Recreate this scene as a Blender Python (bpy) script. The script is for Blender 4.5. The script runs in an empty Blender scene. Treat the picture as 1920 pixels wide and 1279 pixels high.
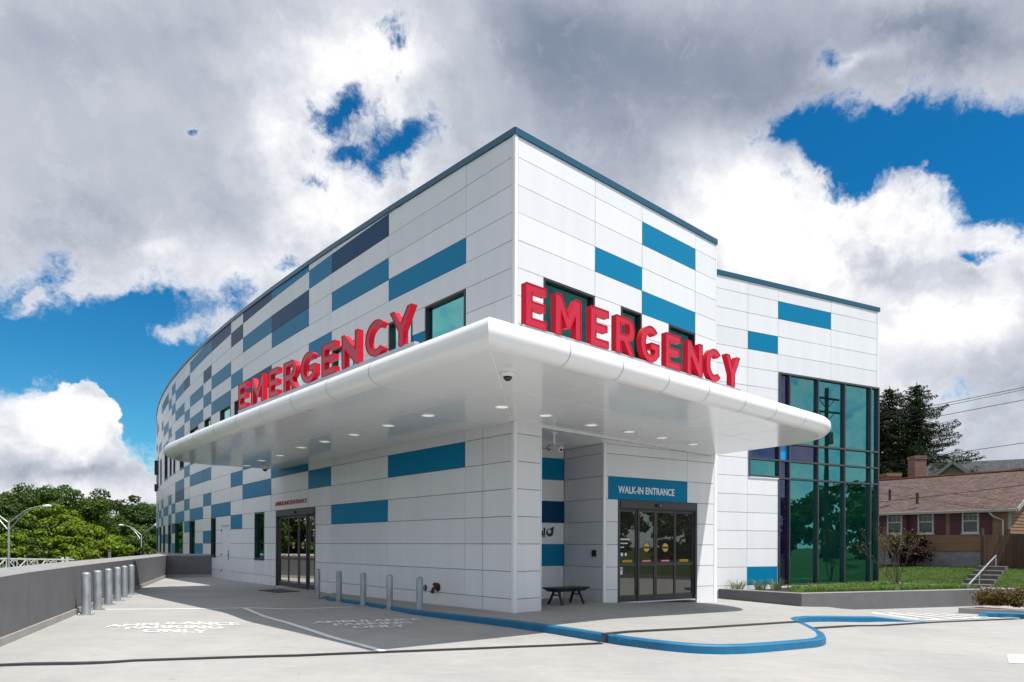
import bpy, math, random
import numpy as np
from mathutils import Vector, Matrix
from mathutils.geometry import tessellate_polygon

scene = bpy.context.scene
COL = scene.collection
R = math.radians

# ------------------------------------------------------------------ camera
FOCAL, EYE, ROLL = 1280.0, 1.5, R(.2)          # 24 mm shift lens on a 36 mm frame, 1920 units wide
cam_data = bpy.data.cameras.new("camera")
cam_data.sensor_width = 36.0
cam_data.lens = 36.0 * FOCAL / 1920.0
cam_data.shift_y = (1022.0 - 639.5) / 1920.0
cam_data.clip_end = 6000.0
cam = bpy.data.objects.new("camera", cam_data)
cam.location = (0, 0, EYE)
cam.rotation_euler = (R(90), -ROLL, 0)
COL.objects.link(cam)
scene.camera = cam

# ------------------------------------------------------------------ view, sun, sky
scene.view_settings.view_transform = 'Standard'
scene.view_settings.look = 'None'
scene.view_settings.gamma = 1.0
scene.view_settings.use_curve_mapping = False
EXPO = 1.08
scene.view_settings.exposure = EXPO
scene.cycles.max_bounces = 8
scene.cycles.diffuse_bounces = 4
scene.cycles.glossy_bounces = 5
scene.cycles.sample_clamp_indirect = 6.0

TO_SUN = Vector((1.78, -1.05, 4.52)).normalized()
sun_data = bpy.data.lights.new("sun", 'SUN')
sun_data.energy = 2.55
sun_data.angle = R(.5)
sun_data.color = (1.0, .968, .915)
sun = bpy.data.objects.new("sun", sun_data)
sun.rotation_mode = 'QUATERNION'
sun.rotation_quaternion = TO_SUN.to_track_quat('Z', 'Y')
sun.location = (30, -10, 60)
COL.objects.link(sun)


class NT:
    """small helper for writing node trees"""
    def __init__(self, tree):
        self.t = tree; self.n = tree.nodes; self.l = tree.links
    def put(self, sock, v):
        if isinstance(v, bpy.types.NodeSocket): self.l.new(v, sock)
        elif v is not None: sock.default_value = v
    def new(self, typ, props=None, ins=None):
        nd = self.n.new(typ)
        for k, v in (props or {}).items(): setattr(nd, k, v)
        for k, v in (ins or {}).items(): self.put(nd.inputs[k], v)
        return nd
    def math(self, op, a, b=None, c=None, clamp=False):
        nd = self.new('ShaderNodeMath', {'operation': op, 'use_clamp': clamp})
        self.put(nd.inputs[0], a); self.put(nd.inputs[1], b); self.put(nd.inputs[2], c)
        return nd.outputs[0]
    def vmath(self, op, a, b=None, scale=None):
        nd = self.new('ShaderNodeVectorMath', {'operation': op})
        self.put(nd.inputs[0], a); self.put(nd.inputs[1], b)
        if scale is not None: self.put(nd.inputs['Scale'], scale)
        return nd.outputs[1] if op in ('DOT_PRODUCT', 'LENGTH', 'DISTANCE') else nd.outputs[0]
    def noise(self, vec, scale, detail=4, rough=.5, dist=0, lac=2.0):
        nd = self.new('ShaderNodeTexNoise', {'noise_dimensions': '3D'},
                      {'Vector': vec, 'Scale': scale, 'Detail': detail, 'Roughness': rough, 'Distortion': dist, 'Lacunarity': lac})
        return nd
    def smooth(self, v, a, b, lo=0.0, hi=1.0):
        nd = self.new('ShaderNodeMapRange', {'interpolation_type': 'SMOOTHSTEP'},
                      {'Value': v, 'From Min': a, 'From Max': b, 'To Min': lo, 'To Max': hi})
        return nd.outputs[0]
    def lin(self, v, a, b, lo=0.0, hi=1.0):
        nd = self.new('ShaderNodeMapRange', {'clamp': True},
                      {'Value': v, 'From Min': a, 'From Max': b, 'To Min': lo, 'To Max': hi})
        return nd.outputs[0]
    def ramp(self, v, stops, interp='LINEAR'):
        nd = self.new('ShaderNodeValToRGB', None, {'Fac': v})
        cr = nd.color_ramp; cr.interpolation = interp
        while len(cr.elements) < len(stops): cr.elements.new(.5)
        for e, (p, c) in zip(cr.elements, stops):
            e.position = p; e.color = (c[0], c[1], c[2], 1)
        return nd.outputs[0]
    def mix(self, f, a, b, blend='MIX'):
        nd = self.new('ShaderNodeMix', {'data_type': 'RGBA', 'blend_type': blend})
        self.put(nd.inputs[0], f)
        self.put(nd.inputs[6], (*a, 1) if isinstance(a, tuple) and len(a) == 3 else a)
        self.put(nd.inputs[7], (*b, 1) if isinstance(b, tuple) and len(b) == 3 else b)
        return nd.outputs[2]


def direction(px, py):
    return Vector(((px - 960) / FOCAL, 1.0, (1022 - py) / FOCAL)).normalized()


def build_sky():
    w = bpy.data.worlds.new("World")
    scene.world = w
    w.use_nodes = True
    try: w.cycles.sampling_method = 'MANUAL'; w.cycles.sample_map_resolution = 1024
    except Exception: pass
    t = NT(w.node_tree); t.n.clear()
    out = t.new('ShaderNodeOutputWorld')
    d = t.vmath('NORMALIZE', t.new('ShaderNodeTexCoord').outputs['Generated'])
    sky = t.new('ShaderNodeTexSky', {'sky_type': 'NISHITA', 'sun_disc': False, 'sun_elevation': math.asin(TO_SUN.z),
                                     'sun_rotation': math.atan2(TO_SUN.x, TO_SUN.y), 'air_density': 1.0,
                                     'dust_density': .35, 'ozone_density': 3.0, 'altitude': 200.0})
    xyz0 = t.new('ShaderNodeSeparateXYZ', None, {0: d})
    # clear air: deep polarised blue overhead, paler towards the horizon
    tint = t.mix(t.smooth(xyz0.outputs[2], .02, .42), (.34, .90, 1.02), (.06, .68, 1.0))
    blue = t.mix(1.0, sky.outputs[0], tint, 'MULTIPLY')
    # warped direction, so that the cloud outlines billow
    wn = t.noise(d, 7.0, 5, .6).outputs['Color']
    wv = t.vmath('SUBTRACT', wn, (.5, .5, .5))
    dw = t.vmath('ADD', d, t.vmath('SCALE', wv, scale=.105))
    wn2 = t.noise(d, 30.0, 4, .65).outputs['Color']
    dw2 = t.vmath('ADD', dw, t.vmath('SCALE', t.vmath('SUBTRACT', wn2, (.5, .5, .5)), scale=.034))

    def blob(src, px, py, rx, ry, rot=0.0, hard=None):
        """soft ellipse on the sky round one direction: 1 in the middle, 0 well outside"""
        c = direction(px, py)
        ca, sa = math.cos(R(rot)), math.sin(R(rot))
        a = direction(px + ca * 10, py + sa * 10) - c; b = direction(px - sa * 10, py + ca * 10) - c
        # reciprocal basis, so that x = 1 at rx
        a = a / 10; b = b / 10
        aa, bb, ab = a.dot(a), b.dot(b), a.dot(b)
        det = aa * bb - ab * ab
        va = (a * bb - b * ab) / det / rx; vb = (b * aa - a * ab) / det / ry
        x = t.vmath('DOT_PRODUCT', src, tuple(va)); y = t.vmath('DOT_PRODUCT', src, tuple(vb))
        r2 = t.math('ADD', t.math('MULTIPLY', x, x), t.math('MULTIPLY', y, y))
        if hard: return t.smooth(t.math('SQRT', r2), hard[0], hard[1], 1.0, 0.0)
        return t.math('POWER', .3679, r2)

    def total(items, src, start=None):
        acc = start
        for it in items:
            amp, args = it[0], it[1:]
            b = blob(src, *args)
            acc = t.math('MULTIPLY', b, amp) if acc is None else t.math('MULTIPLY_ADD', b, amp, acc)
        return acc

    GAPS = [(-0.84, 690, 262, 125, 95), (-0.66, 642, 203, 40, 26, -20), (-0.60, 616, 224, 30, 22), (-0.48, 655, 178, 24, 34), (-0.74, 760, 248, 70, 32, -15),
            (-0.72, 650, 298, 40, 24, 10), (-0.54, 735, 276, 40, 18, -25), (-0.90, 578, 342, 30, 19, 10), (-0.60, 690, 330, 18, 36, 10), (-0.96, 740, 62, 22, 18), (-0.72, 735, 28, 38, 30),
            (-0.72, 747, 130, 13, 36), (-1.32, 350, 232, 17, 9), (-0.96, 530, 500, 36, 18, -15), (-0.60, 490, 120, 13, 16), (-0.72, 575, 195, 14, 26, -30), (-0.90, 1545, 92, 48, 18, -38),
            (-1.08, 1822, 478, 36, 13), (-0.38, 90, 488, 44, 26, -20), (-0.34, 430, 530, 30, 20, 15), (-0.60, 1480, 330, 60, 22, 30), (-0.60, 1900, 250, 60, 60)]
    HOLES = [(-2.04, 1690, 262, 230, 85, 10), (-1.56, 1890, 330, 130, 120), (-1.20, 1500, 225, 70, 40, -20), (-1.08, 1570, 300, 90, 45, 18),
             (-2.04, 140, 640, 300, 105), (-1.68, 300, 770, 130, 140), (-0.84, 70, 515, 60, 40), (-0.96, 290, 560, 110, 35), (-0.60, 420, 556, 70, 36),
             (-0.66, 1545, 92, 42, 15, -38), (-0.66, 1822, 478, 38, 12), (-0.72, 1800, 730, 90, 26, -8), (-0.48, 1870, 790, 120, 30)]
    FILLS = [(1.9, 148, 780, 80, 74, 0, (.78, 1.12)), (1.9, 38, 852, 100, 66, 0, (.78, 1.12)), (1.8, 182, 852, 50, 44, 0, (.78, 1.12)),
             (1.6, 110, 885, 190, 40), (1.1, 250, 884, 46, 18, 10), (1.2, 150, 925, 240, 26), (.75, 45, 560, 12, 34, 25), (.5, 300, 612, 60, 18, -8),
             (.4, 1530, 312, 26, 10), (.85, 165, 540, 80, 40, 10), (.75, 395, 575, 46, 50, 20), (.55, 330, 590, 40, 30), (.6, 310, 622, 40, 14, -10)]
    TONES = [(-.42, 1230, 120, 330, 150, 8), (-.20, 1130, 290, 190, 110, 25), (-.26, 1760, 50, 260, 70), (-.14, 40, 60, 200, 130), (-.10, 330, 60, 160, 60), (-.10, 130, 420, 160, 50), (-.05, 250, 320, 260, 170),
             (-.16, 1000, 60, 150, 120), (-.22, 110, 886, 210, 12), (-.24, 1850, 680, 190, 60), (-.13, 1720, 520, 140, 40), (-.14, 1480, 150, 150, 60, -15),
             (.34, 640, 110, 120, 100), (.32, 620, 400, 110, 70), (.34, 1370, 320, 170, 100, 35), (.30, 1640, 400, 180, 60, 12), (.28, 1800, 590, 130, 60),
             (.42, 140, 780, 140, 85), (.24, 770, 90, 70, 50), (.30, 290, 455, 50, 25), (.22, 510, 250, 60, 50), (.28, 1600, 105, 90, 22, -18),
             (.2, 120, 930, 220, 22), (.15, 430, 500, 140, 40), (.2, 1300, 420, 120, 60), (.22, 1560, 470, 330, 170), (.20, 1780, 620, 160, 80), (.14, 1450, 640, 300, 140), (.16, 110, 800, 150, 60)]
    CRISP = [(.95, 150, 800, 180, 120), (.75, 1560, 440, 320, 160), (.5, 640, 260, 190, 180), (-.38, 1240, 110, 320, 150), (-.30, 120, 200, 320, 200)]
    fbm = t.noise(dw, 9.0, 9, .60).outputs['Fac']
    fine = t.noise(dw2, 30.0, 7, .62).outputs['Fac']
    wisp = t.noise(dw2, 78.0, 6, .68).outputs['Fac']
    f1 = t.math('MULTIPLY_ADD', t.math('SUBTRACT', fbm, .5), 1.20, t.math('MULTIPLY', t.math('SUBTRACT', fine, .5), 1.25))
    f1 = t.math('MULTIPLY_ADD', t.math('SUBTRACT', wisp, .5), .62, f1)
    dws = t.vmath('ADD', d, t.vmath('SCALE', t.vmath('SUBTRACT', t.noise(d, 16.0, 5, .62).outputs['Color'], (.5, .5, .5)), scale=.055))
    cover = total(HOLES, dw, 1.34)
    cover = total(GAPS, dws, cover)
    cover = total(FILLS, dw2, cover)
    # overhead and behind, out of view, cloud is added to raise the fill light
    xyz = t.new('ShaderNodeSeparateXYZ', None, {0: d})
    ahead = t.math('MULTIPLY', t.smooth(xyz.outputs[1], .42, .74), t.smooth(xyz.outputs[2], .66, .82, 1.0, 0.0))
    cover = t.math('MULTIPLY_ADD', t.math('SUBTRACT', cover, .66), ahead, .66)
    field = t.math('MULTIPLY_ADD', f1, 1.5, cover)
    mask = t.smooth(field, -.08, 1.02)
    heart = t.smooth(field, .45, 1.25)
    # light and shade of the billows: the same noise sampled a step towards the sun
    up = tuple((direction(960, 300).cross(Vector((1, 0, 0))).normalized() * -.012 + Vector((.010, 0, 0))))
    def billow(src, scale, det, rough):
        n0 = t.noise(src, scale, det, rough).outputs['Fac']
        n1 = t.noise(t.vmath('ADD', src, tuple(Vector(up) * (9.0 / scale))), scale, det, rough).outputs['Fac']
        return t.math('SUBTRACT', n0, n1)
    sh1 = billow(dws, 6.0, 6, .52)
    sh2 = billow(dw2, 20.0, 3, .45)
    lit = t.math('MULTIPLY_ADD', sh1, 2.1, t.math('MULTIPLY', sh2, .75))
    tone = total(TONES, dws, .75)
    crisp = total(CRISP, dws, .34)
    tone = t.math('MULTIPLY_ADD', t.math('SUBTRACT', 1.0, ahead), .12, tone)  # out-of-view cloud brightened for extra fill light
    tone = t.math('MULTIPLY_ADD', lit, crisp, tone)
    tone = t.math('MULTIPLY_ADD', t.math('SUBTRACT', t.noise(dws, 3.0, 5, .5).outputs['Fac'], .5), .55, tone)
    tone = t.math('MULTIPLY_ADD', t.math('SUBTRACT', .5, heart), .16, tone)
    k = 1.0 / 2 ** EXPO
    cloud = t.ramp(tone, [(0.0, (.075, .115, .20)), (.28, (.235, .285, .385)), (.50, (.44, .475, .565)),
                          (.74, (.66, .685, .76)), (1.0, (1.0, 1.0, 1.02))])
    cloud = t.vmath('SCALE', cloud, scale=k * CLOUD_GAIN)
    skycol = t.vmath('SCALE', blue, scale=SKY_STRENGTH)
    final = t.mix(mask, skycol, cloud)
    # below the horizon: dull ground tone
    sep = t.new('ShaderNodeSeparateXYZ', None, {0: d})
    final = t.mix(t.smooth(sep.outputs[2], -.03, -.005), (.10, .11, .10), final)
    bg = t.new('ShaderNodeBackground', None, {'Color': final, 'Strength': 1.0})
    t.l.new(bg.outputs[0], out.inputs[0])

SKY_STRENGTH, CLOUD_GAIN = .055, 1.0
build_sky()

# ------------------------------------------------------------------ helpers: points from the picture
def unroll(px, py):
    dx, dy = px - 960, py - 1022
    return dx * math.cos(ROLL) + dy * math.sin(ROLL), -dx * math.sin(ROLL) + dy * math.cos(ROLL)

def at_height(px, py, z):
    x, y = unroll(px, py); d = FOCAL * (EYE - z) / y
    return Vector((x / FOCAL * d, d, z))

def at_depth(px, py, d):
    x, y = unroll(px, py)
    return Vector((x / FOCAL * d, d, EYE - y / FOCAL * d))

def sstep(v, a, b):
    t = min(1.0, max(0.0, (v - a) / (b - a))); return t * t * (3 - 2 * t)

def pave(x, y):                      # the raised pavement, falling gently to the right and back
    return -.042 * min(7.0, max(0.0, x - 2)) - .004 * min(30.0, max(0.0, y - 15))

def road_z(x, y):                    # the carriageway: level with the pavement on the left, a kerb lower on the right
    return pave(x, y) - .07 * sstep(x, -6.4, -5.2) - .06 * sstep(x, -4.0, 1.0)

def walk_z(x, y):                    # the pavement runs out into the carriageway at the ramp
    return pave(x, y) - .126 * sstep(x, 9.2, 10.5) + .005

def on_ground(px, py, fn=road_z, lift=0.0):
    z = 0.0
    for _ in range(30):
        p = at_height(px, py, z); z = .5 * z + .5 * (fn(p.x, p.y) + lift)
    p = at_height(px, py, z); return p

class Frame:
    """a vertical wall plane: u along it, v up, w outwards (towards the camera's side)"""
    def __init__(self, p, ang, flip=False):
        self.p = Vector((p[0], p[1], 0)); a = R(ang)
        self.u = Vector((math.sin(a), math.cos(a), 0))
        n = Vector((self.u.y, -self.u.x, 0))
        if (n.dot(-self.p) < 0) != flip: n = -n
        self.n = n
    def pt(self, u, v, w=0.0):
        return self.p + self.u * u + self.n * w + Vector((0, 0, v))
    def col(self, px, py=1022, w=0.0):
        x, y = unroll(px, py); k = x / FOCAL
        q = self.p + self.n * w
        return (k * q.y - q.x) / (self.u.x - k * self.u.y)
    def row(self, px, py, w=0.0):
        u = self.col(px, py, w); d = (self.p + self.u * u + self.n * w).y
        return EYE - unroll(px, py)[1] / FOCAL * d
    def sub(self, u0):
        f = Frame.__new__(Frame); f.p = self.p + self.u * u0; f.u = self.u; f.n = self.n; return f

# ------------------------------------------------------------------ helpers: objects
def tag(o, label=None, category=None, group=None, kind=None):
    if label: o['label'] = label
    if category: o['category'] = category
    if group: o['group'] = group
    if kind: o['kind'] = kind
    return o

def empty(name, loc, label=None, category=None, group=None):
    o = bpy.data.objects.new(name, None); o.location = loc; o.empty_display_size = .2
    COL.objects.link(o)
    return tag(o, label, category, group)

def world_loc(o):
    v = Vector((0, 0, 0))
    while o is not None: v += o.location; o = o.parent
    return v

class MB:
    """collects faces (in world coordinates) and links them as ONE mesh object"""
    def __init__(self): self.v = []; self.f = []; self.m = []
    def face(self, pts, m=0):
        i = len(self.v); self.v.extend(tuple(p) for p in pts); self.f.append(tuple(range(i, i + len(pts)))); self.m.append(m)
    def hexa(self, a, m=0):          # a: 8 points, bottom ring then top ring
        i = len(self.v); self.v.extend(tuple(p) for p in a)
        for q in ((3, 2, 1, 0), (4, 5, 6, 7), (0, 1, 5, 4), (1, 2, 6, 5), (2, 3, 7, 6), (3, 0, 4, 7)):
            self.f.append(tuple(i + k for k in q)); self.m.append(m)
    def box(self, c, s, m=0, rz=0.0):
        c = Vector(c); hx, hy, hz = s[0] / 2, s[1] / 2, s[2] / 2; ca, sa = math.cos(rz), math.sin(rz)
        P = []
        for z in (-hz, hz):
            for x, y in ((-hx, -hy), (hx, -hy), (hx, hy), (-hx, hy)):
                P.append(c + Vector((x * ca - y * sa, x * sa + y * ca, z)))
        self.hexa(P, m)
    def fbox(self, F, u0, u1, v0, v1, w0, w1, m=0, ch=0.0):
        """box in a wall frame, with an optional small chamfer round its outer (w1) face"""
        a, b = min(u0, u1), max(u0, u1)
        if ch:
            P = [F.pt(a, v0, w0), F.pt(b, v0, w0), F.pt(b, v1, w0), F.pt(a, v1, w0)]
            Q = [F.pt(a, v0, w1 - ch), F.pt(b, v0, w1 - ch), F.pt(b, v1, w1 - ch), F.pt(a, v1, w1 - ch)]
            T = [F.pt(a + ch, v0 + ch, w1), F.pt(b - ch, v0 + ch, w1), F.pt(b - ch, v1 - ch, w1), F.pt(a + ch, v1 - ch, w1)]
            for k in range(4):
                j = (k + 1) % 4
                self.face((P[k], P[j], Q[j], Q[k]), m); self.face((Q[k], Q[j], T[j], T[k]), m)
            self.face(T, m)
        else:
            self.hexa([F.pt(a, v0, w1), F.pt(b, v0, w1), F.pt(b, v0, w0), F.pt(a, v0, w0),
                       F.pt(a, v1, w1), F.pt(b, v1, w1), F.pt(b, v1, w0), F.pt(a, v1, w0)], m)
    def bar(self, p, q, w, h, m=0, up=Vector((0, 0, 1))):
        p, q = Vector(p), Vector(q); t = (q - p).normalized()
        s = t.cross(up)
        s = s.normalized() if s.length > 1e-4 else Vector((1, 0, 0))
        n = s.cross(t).normalized()
        P = []
        for e in (p, q):
            for a, b in ((-1, -1), (1, -1), (1, 1), (-1, 1)): P.append(e + s * (a * w / 2) + n * (b * h / 2))
        self.hexa(P, m)
    def tube(self, pts, r, n=10, m=0, caps=True):
        pts = [Vector(p) for p in pts]; rs = r if isinstance(r, (list, tuple)) else [r] * len(pts)
        rings = []; ref = Vector((0, 0, 1))
        for i, p in enumerate(pts):
            t = (pts[min(i + 1, len(pts) - 1)] - pts[max(i - 1, 0)]).normalized()
            s = t.cross(ref)
            if s.length < 1e-3: s = t.cross(Vector((1, 0, 0)))
            s.normalize(); b = s.cross(t)
            k = len(self.v)
            for j in range(n):
                a = 2 * math.pi * j / n; self.v.append(tuple(p + (s * math.cos(a) + b * math.sin(a)) * rs[i]))
            rings.append(k)
        for a, b in zip(rings, rings[1:]):
            for j in range(n):
                self.f.append((a + j, a + (j + 1) % n, b + (j + 1) % n, b + j)); self.m.append(m)
        if caps:
            for k in (rings[0], rings[-1]): self.f.append(tuple(k + j for j in range(n))); self.m.append(m)
    def lathe(self, c, prof, n=24, m=0, axis=Vector((0, 0, 1))):
        c = Vector(c); axis = Vector(axis).normalized()
        s = axis.orthogonal().normalized(); b = axis.cross(s)
        rings = []
        for r, z in prof:
            k = len(self.v)
            for j in range(n):
                a = 2 * math.pi * j / n; self.v.append(tuple(c + axis * z + (s * math.cos(a) + b * math.sin(a)) * max(r, 1e-4)))
            rings.append(k)
        for a, b2 in zip(rings, rings[1:]):
            for j in range(n):
                self.f.append((a + j, a + (j + 1) % n, b2 + (j + 1) % n, b2 + j)); self.m.append(m)
        for k in (rings[0], rings[-1]): self.f.append(tuple(k + j for j in range(n))); self.m.append(m)
    def poly(self, outline, place, d0, d1, holes=(), m=0, mside=None):
        """flat outline with holes, placed by place(x, y, depth), given the thickness d0..d1"""
        loops = [list(outline)] + [list(h) for h in holes]
        flat = [p for l in loops for p in l]
        tri = tessellate_polygon([[Vector((p[0], p[1], 0)) for p in l] for l in loops])
        for d in ((d1, d0) if d0 is not None and d0 != d1 else (d1,)):
            k = len(self.v); self.v.extend(tuple(place(x, y, d)) for x, y in flat)
            for t3 in tri: self.f.append(tuple(k + q for q in t3)); self.m.append(m)
        if d0 is None or d0 == d1: return
        for l in loops:
            for i in range(len(l)):
                a, b = l[i], l[(i + 1) % len(l)]
                self.face((place(*a, d0), place(*b, d0), place(*b, d1), place(*a, d1)), m if mside is None else mside)
    def build(self, name, mats, parent=None, loc=None, smooth=None):
        base = world_loc(parent) if parent is not None else Vector((0, 0, 0))
        off = base + (Vector(loc) if (loc is not None and parent is not None) else Vector((0, 0, 0)))
        if parent is None: off = Vector(loc) if loc is not None else Vector((0, 0, 0))
        me = bpy.data.meshes.new(name)
        v = np.array(self.v, dtype=float).reshape(-1, 3) - np.array(off)
        me.from_pydata(v.tolist(), [], self.f)
        for mt in (mats if isinstance(mats, (list, tuple)) else [mats]): me.materials.append(mt)
        me.polygons.foreach_set('material_index', np.array(self.m, dtype=np.int32))
        me.validate(); me.update()
        if smooth is not None:
            bm_smooth(me, smooth)
        o = bpy.data.objects.new(name, me); COL.objects.link(o)
        if parent is not None: o.parent = parent; o.location = off - base
        else: o.location = off
        return o

import bmesh
def bm_smooth(me, ang):
    bm = bmesh.new(); bm.from_mesh(me)
    bmesh.ops.remove_doubles(bm, verts=bm.verts, dist=1e-5)
    bmesh.ops.recalc_face_normals(bm, faces=bm.faces)
    for f in bm.faces: f.smooth = True
    for e in bm.edges:
        if len(e.link_faces) == 2: e.smooth = e.calc_face_angle(0) < R(ang)
        else: e.smooth = False
    bm.to_mesh(me); bm.free(); me.update()

def copy_tree(o, parent=None):
    c = o.copy(); COL.objects.link(c); c.parent = parent
    for ch in [x for x in scene.objects if x.parent == o]: copy_tree(ch, c)
    return c

def text_faces(mb, string, place, size, bold=0.0, align='CENTER', d0=None, d1=0.0, m=0, sx=1.0):
    """lettering set in the built-in font, turned into faces: place(x, y, depth)"""
    cu = bpy.data.curves.new("lettering", 'FONT'); cu.body = string; cu.size = size; cu.align_x = align
    cu.offset = bold; cu.resolution_u = 4
    ob = bpy.data.objects.new("lettering", cu); COL.objects.link(ob)
    bpy.context.view_layer.update()
    dg = bpy.context.evaluated_depsgraph_get()
    me = bpy.data.meshes.new_from_object(ob.evaluated_get(dg))
    bpy.data.objects.remove(ob); bpy.data.curves.remove(cu)
    vs = [(v.co.x * sx, v.co.y) for v in me.vertices]
    k = len(mb.v); mb.v.extend(tuple(place(x, y, d1)) for x, y in vs)
    for p in me.polygons: mb.f.append(tuple(k + i for i in p.vertices)); mb.m.append(m)
    if d0 is not None:
        cnt = {}
        for p in me.polygons:
            for e in p.edge_keys: cnt[e] = cnt.get(e, 0) + 1
        for (a, b), c in cnt.items():
            if c == 1: mb.face((place(*vs[a], d0), place(*vs[b], d0), place(*vs[b], d1), place(*vs[a], d1)), m)
    w = (min(p[0] for p in vs), max(p[0] for p in vs)); bpy.data.meshes.remove(me)
    return w

# ------------------------------------------------------------------ materials
MATS = {}
def mat(name, color, rough=.5, metal=0.0, spec=.5, island=0.0, noise=0.0, nscale=3.0, bump=0.0, bscale=40.0, coat=0.0, trans=0.0, emit=None,
        stretch=(1, 1, 1), rvar=0.0):
    m = bpy.data.materials.new(name); m.use_nodes = True
    t = NT(m.node_tree); bs = t.n['Principled BSDF']
    bs.inputs['Roughness'].default_value = rough; bs.inputs['Metallic'].default_value = metal
    bs.inputs['Specular IOR Level'].default_value = spec; bs.inputs['Coat Weight'].default_value = coat
    bs.inputs['Coat Roughness'].default_value = .06
    c = tuple(color)
    sock = None
    need = noise or bump or rvar
    if need:
        pos = t.new('ShaderNodeNewGeometry').outputs['Position']
        pos = t.vmath('MULTIPLY', pos, stretch)
    if noise:
        nz = t.noise(pos, nscale, 6, .6).outputs['Fac']
        f = t.lin(nz, .25, .75, 1 - noise, 1 + noise)
        sock = t.vmath('SCALE', c, scale=f)
    if island:
        ri = t.new('ShaderNodeNewGeometry').outputs['Random Per Island']
        f = t.lin(ri, 0, 1, 1 - island, 1 + island)
        sock = t.vmath('SCALE', sock if sock is not None else c, scale=f)
    if sock is not None: t.l.new(sock, bs.inputs['Base Color'])
    else: bs.inputs['Base Color'].default_value = (*c, 1)
    if rvar:
        t.l.new(t.lin(t.noise(pos, nscale * 1.7, 4, .6).outputs['Fac'], .3, .7, max(.02, rough - rvar), rough + rvar), bs.inputs['Roughness'])
    if bump:
        b = t.new('ShaderNodeBump', None, {'Strength': bump, 'Distance': .01, 'Height': t.noise(pos, bscale, 5, .65).outputs['Fac']})
        t.l.new(b.outputs[0], bs.inputs['Normal'])
    if trans: bs.inputs['Transmission Weight'].default_value = trans
    if emit:
        bs.inputs['Emission Color'].default_value = (*emit[:3], 1); bs.inputs['Emission Strength'].default_value = emit[3]
    MATS[name] = m; return m

WHITE = mat('white_metal_panel', (.735, .746, .772), .28, spec=.30, island=.04, noise=.035, nscale=1.1, stretch=(2.2, 2.2, .22))
TEAL = mat('teal_metal_panel', (.001, .190, .365), .38, spec=.12, island=.07)
NAVY = mat('navy_metal_panel', (.001, .050, .130), .38, spec=.12, island=.12)
SEAM = mat('panel_joint', (.10, .105, .115), .7)
COPING = mat('blue_coping', (.006, .085, .15), .35)
SOFFIT = mat('glossy_white_soffit', (.84, .845, .84), .13, spec=.5)
NOSE = mat('white_metal_bullnose', (.86, .86, .86), .24, spec=.5)
SEAMW = mat('white_panel_joint', (.95, .95, .93), .7, spec=.1)
SEAMG = mat('grey_panel_joint', (.36, .36, .37), .4)
TRIM = mat('white_corner_trim', (.82, .825, .84), .35)
BRONZE = mat('dark_bronze_frame', (.035, .032, .034), .35, spec=.4)
ALU = mat('grey_aluminium_frame', (.10, .10, .115), .3, metal=.6)
BLACK = mat('black_void', (.004, .004, .004), .9, spec=.1)
RED = mat('red_letter_face', (.47, .010, .036), .30, spec=.45)
REDS = mat('red_letter_return', (.58, .003, .022), .42, spec=.2)
STEEL = mat('galvanised_steel', (.36, .39, .42), .48, metal=.55, noise=.3, nscale=9, stretch=(1, 1, .35), rvar=.1)
GALV = mat('grey_galvanised_rail', (.42, .44, .50), .45, metal=.35, noise=.1, nscale=4)
PAINT = mat('white_road_paint', (.84, .84, .83), .6, noise=.2, nscale=9)
BLUEKERB = mat('blue_kerb_paint', (.001, .138, .280), .55, bump=.3, bscale=60)
def chip(m, paint, under):
    t = NT(m.node_tree); bs = t.n['Principled BSDF']; pos = t.new('ShaderNodeNewGeometry').outputs['Position']
    c = t.vmath('SCALE', paint, scale=t.lin(t.noise(pos, 4.5, 6, .65).outputs['Fac'], .25, .75, .80, 1.18))
    ch = t.smooth(t.math('ADD', t.noise(pos, 13, 7, .7).outputs['Fac'], t.math('MULTIPLY', t.noise(pos, 1.3, 2, .5).outputs['Fac'], .25)), .765, .80)
    c = t.mix(t.math('MULTIPLY', ch, .75), c, under)
    t.l.new(c, bs.inputs['Base Color'])
chip(BLUEKERB, (.001, .138, .280), (.20, .20, .19))
STUCCO = mat('grey_stucco', (.150, .148, .156), .85, spec=.2, noise=.10, nscale=2.2, bump=.7, bscale=55)
STUCCO_LIT = mat('sunlit_stucco_top', (.27, .268, .27), .85, spec=.2, noise=.12, nscale=2.5, bump=.5, bscale=50)  # same stucco, tops painted paler to stand for the sun on them
PLINTH = mat('pale_concrete_plinth', (.34, .325, .30), .85, spec=.2, noise=.12, nscale=3, bump=.3)
RUBBER = mat('black_rubber', (.012, .012, .013), .6)
LENS = mat('lamp_lens', (.85, .85, .83), .3, emit=(1, .98, .93, .22))
CHALK = mat('white_plastic', (.80, .80, .80), .4)
GOLD = mat('yellow_sticker', (.70, .42, .01), .5)
NAVYS = mat('navy_sticker', (.010, .022, .07), .5)
REDST = mat('red_sticker', (.55, .02, .05), .5)
RUST = mat('rusty_brass', (.10, .035, .018), .55, metal=.4, noise=.4, nscale=30)

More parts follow.
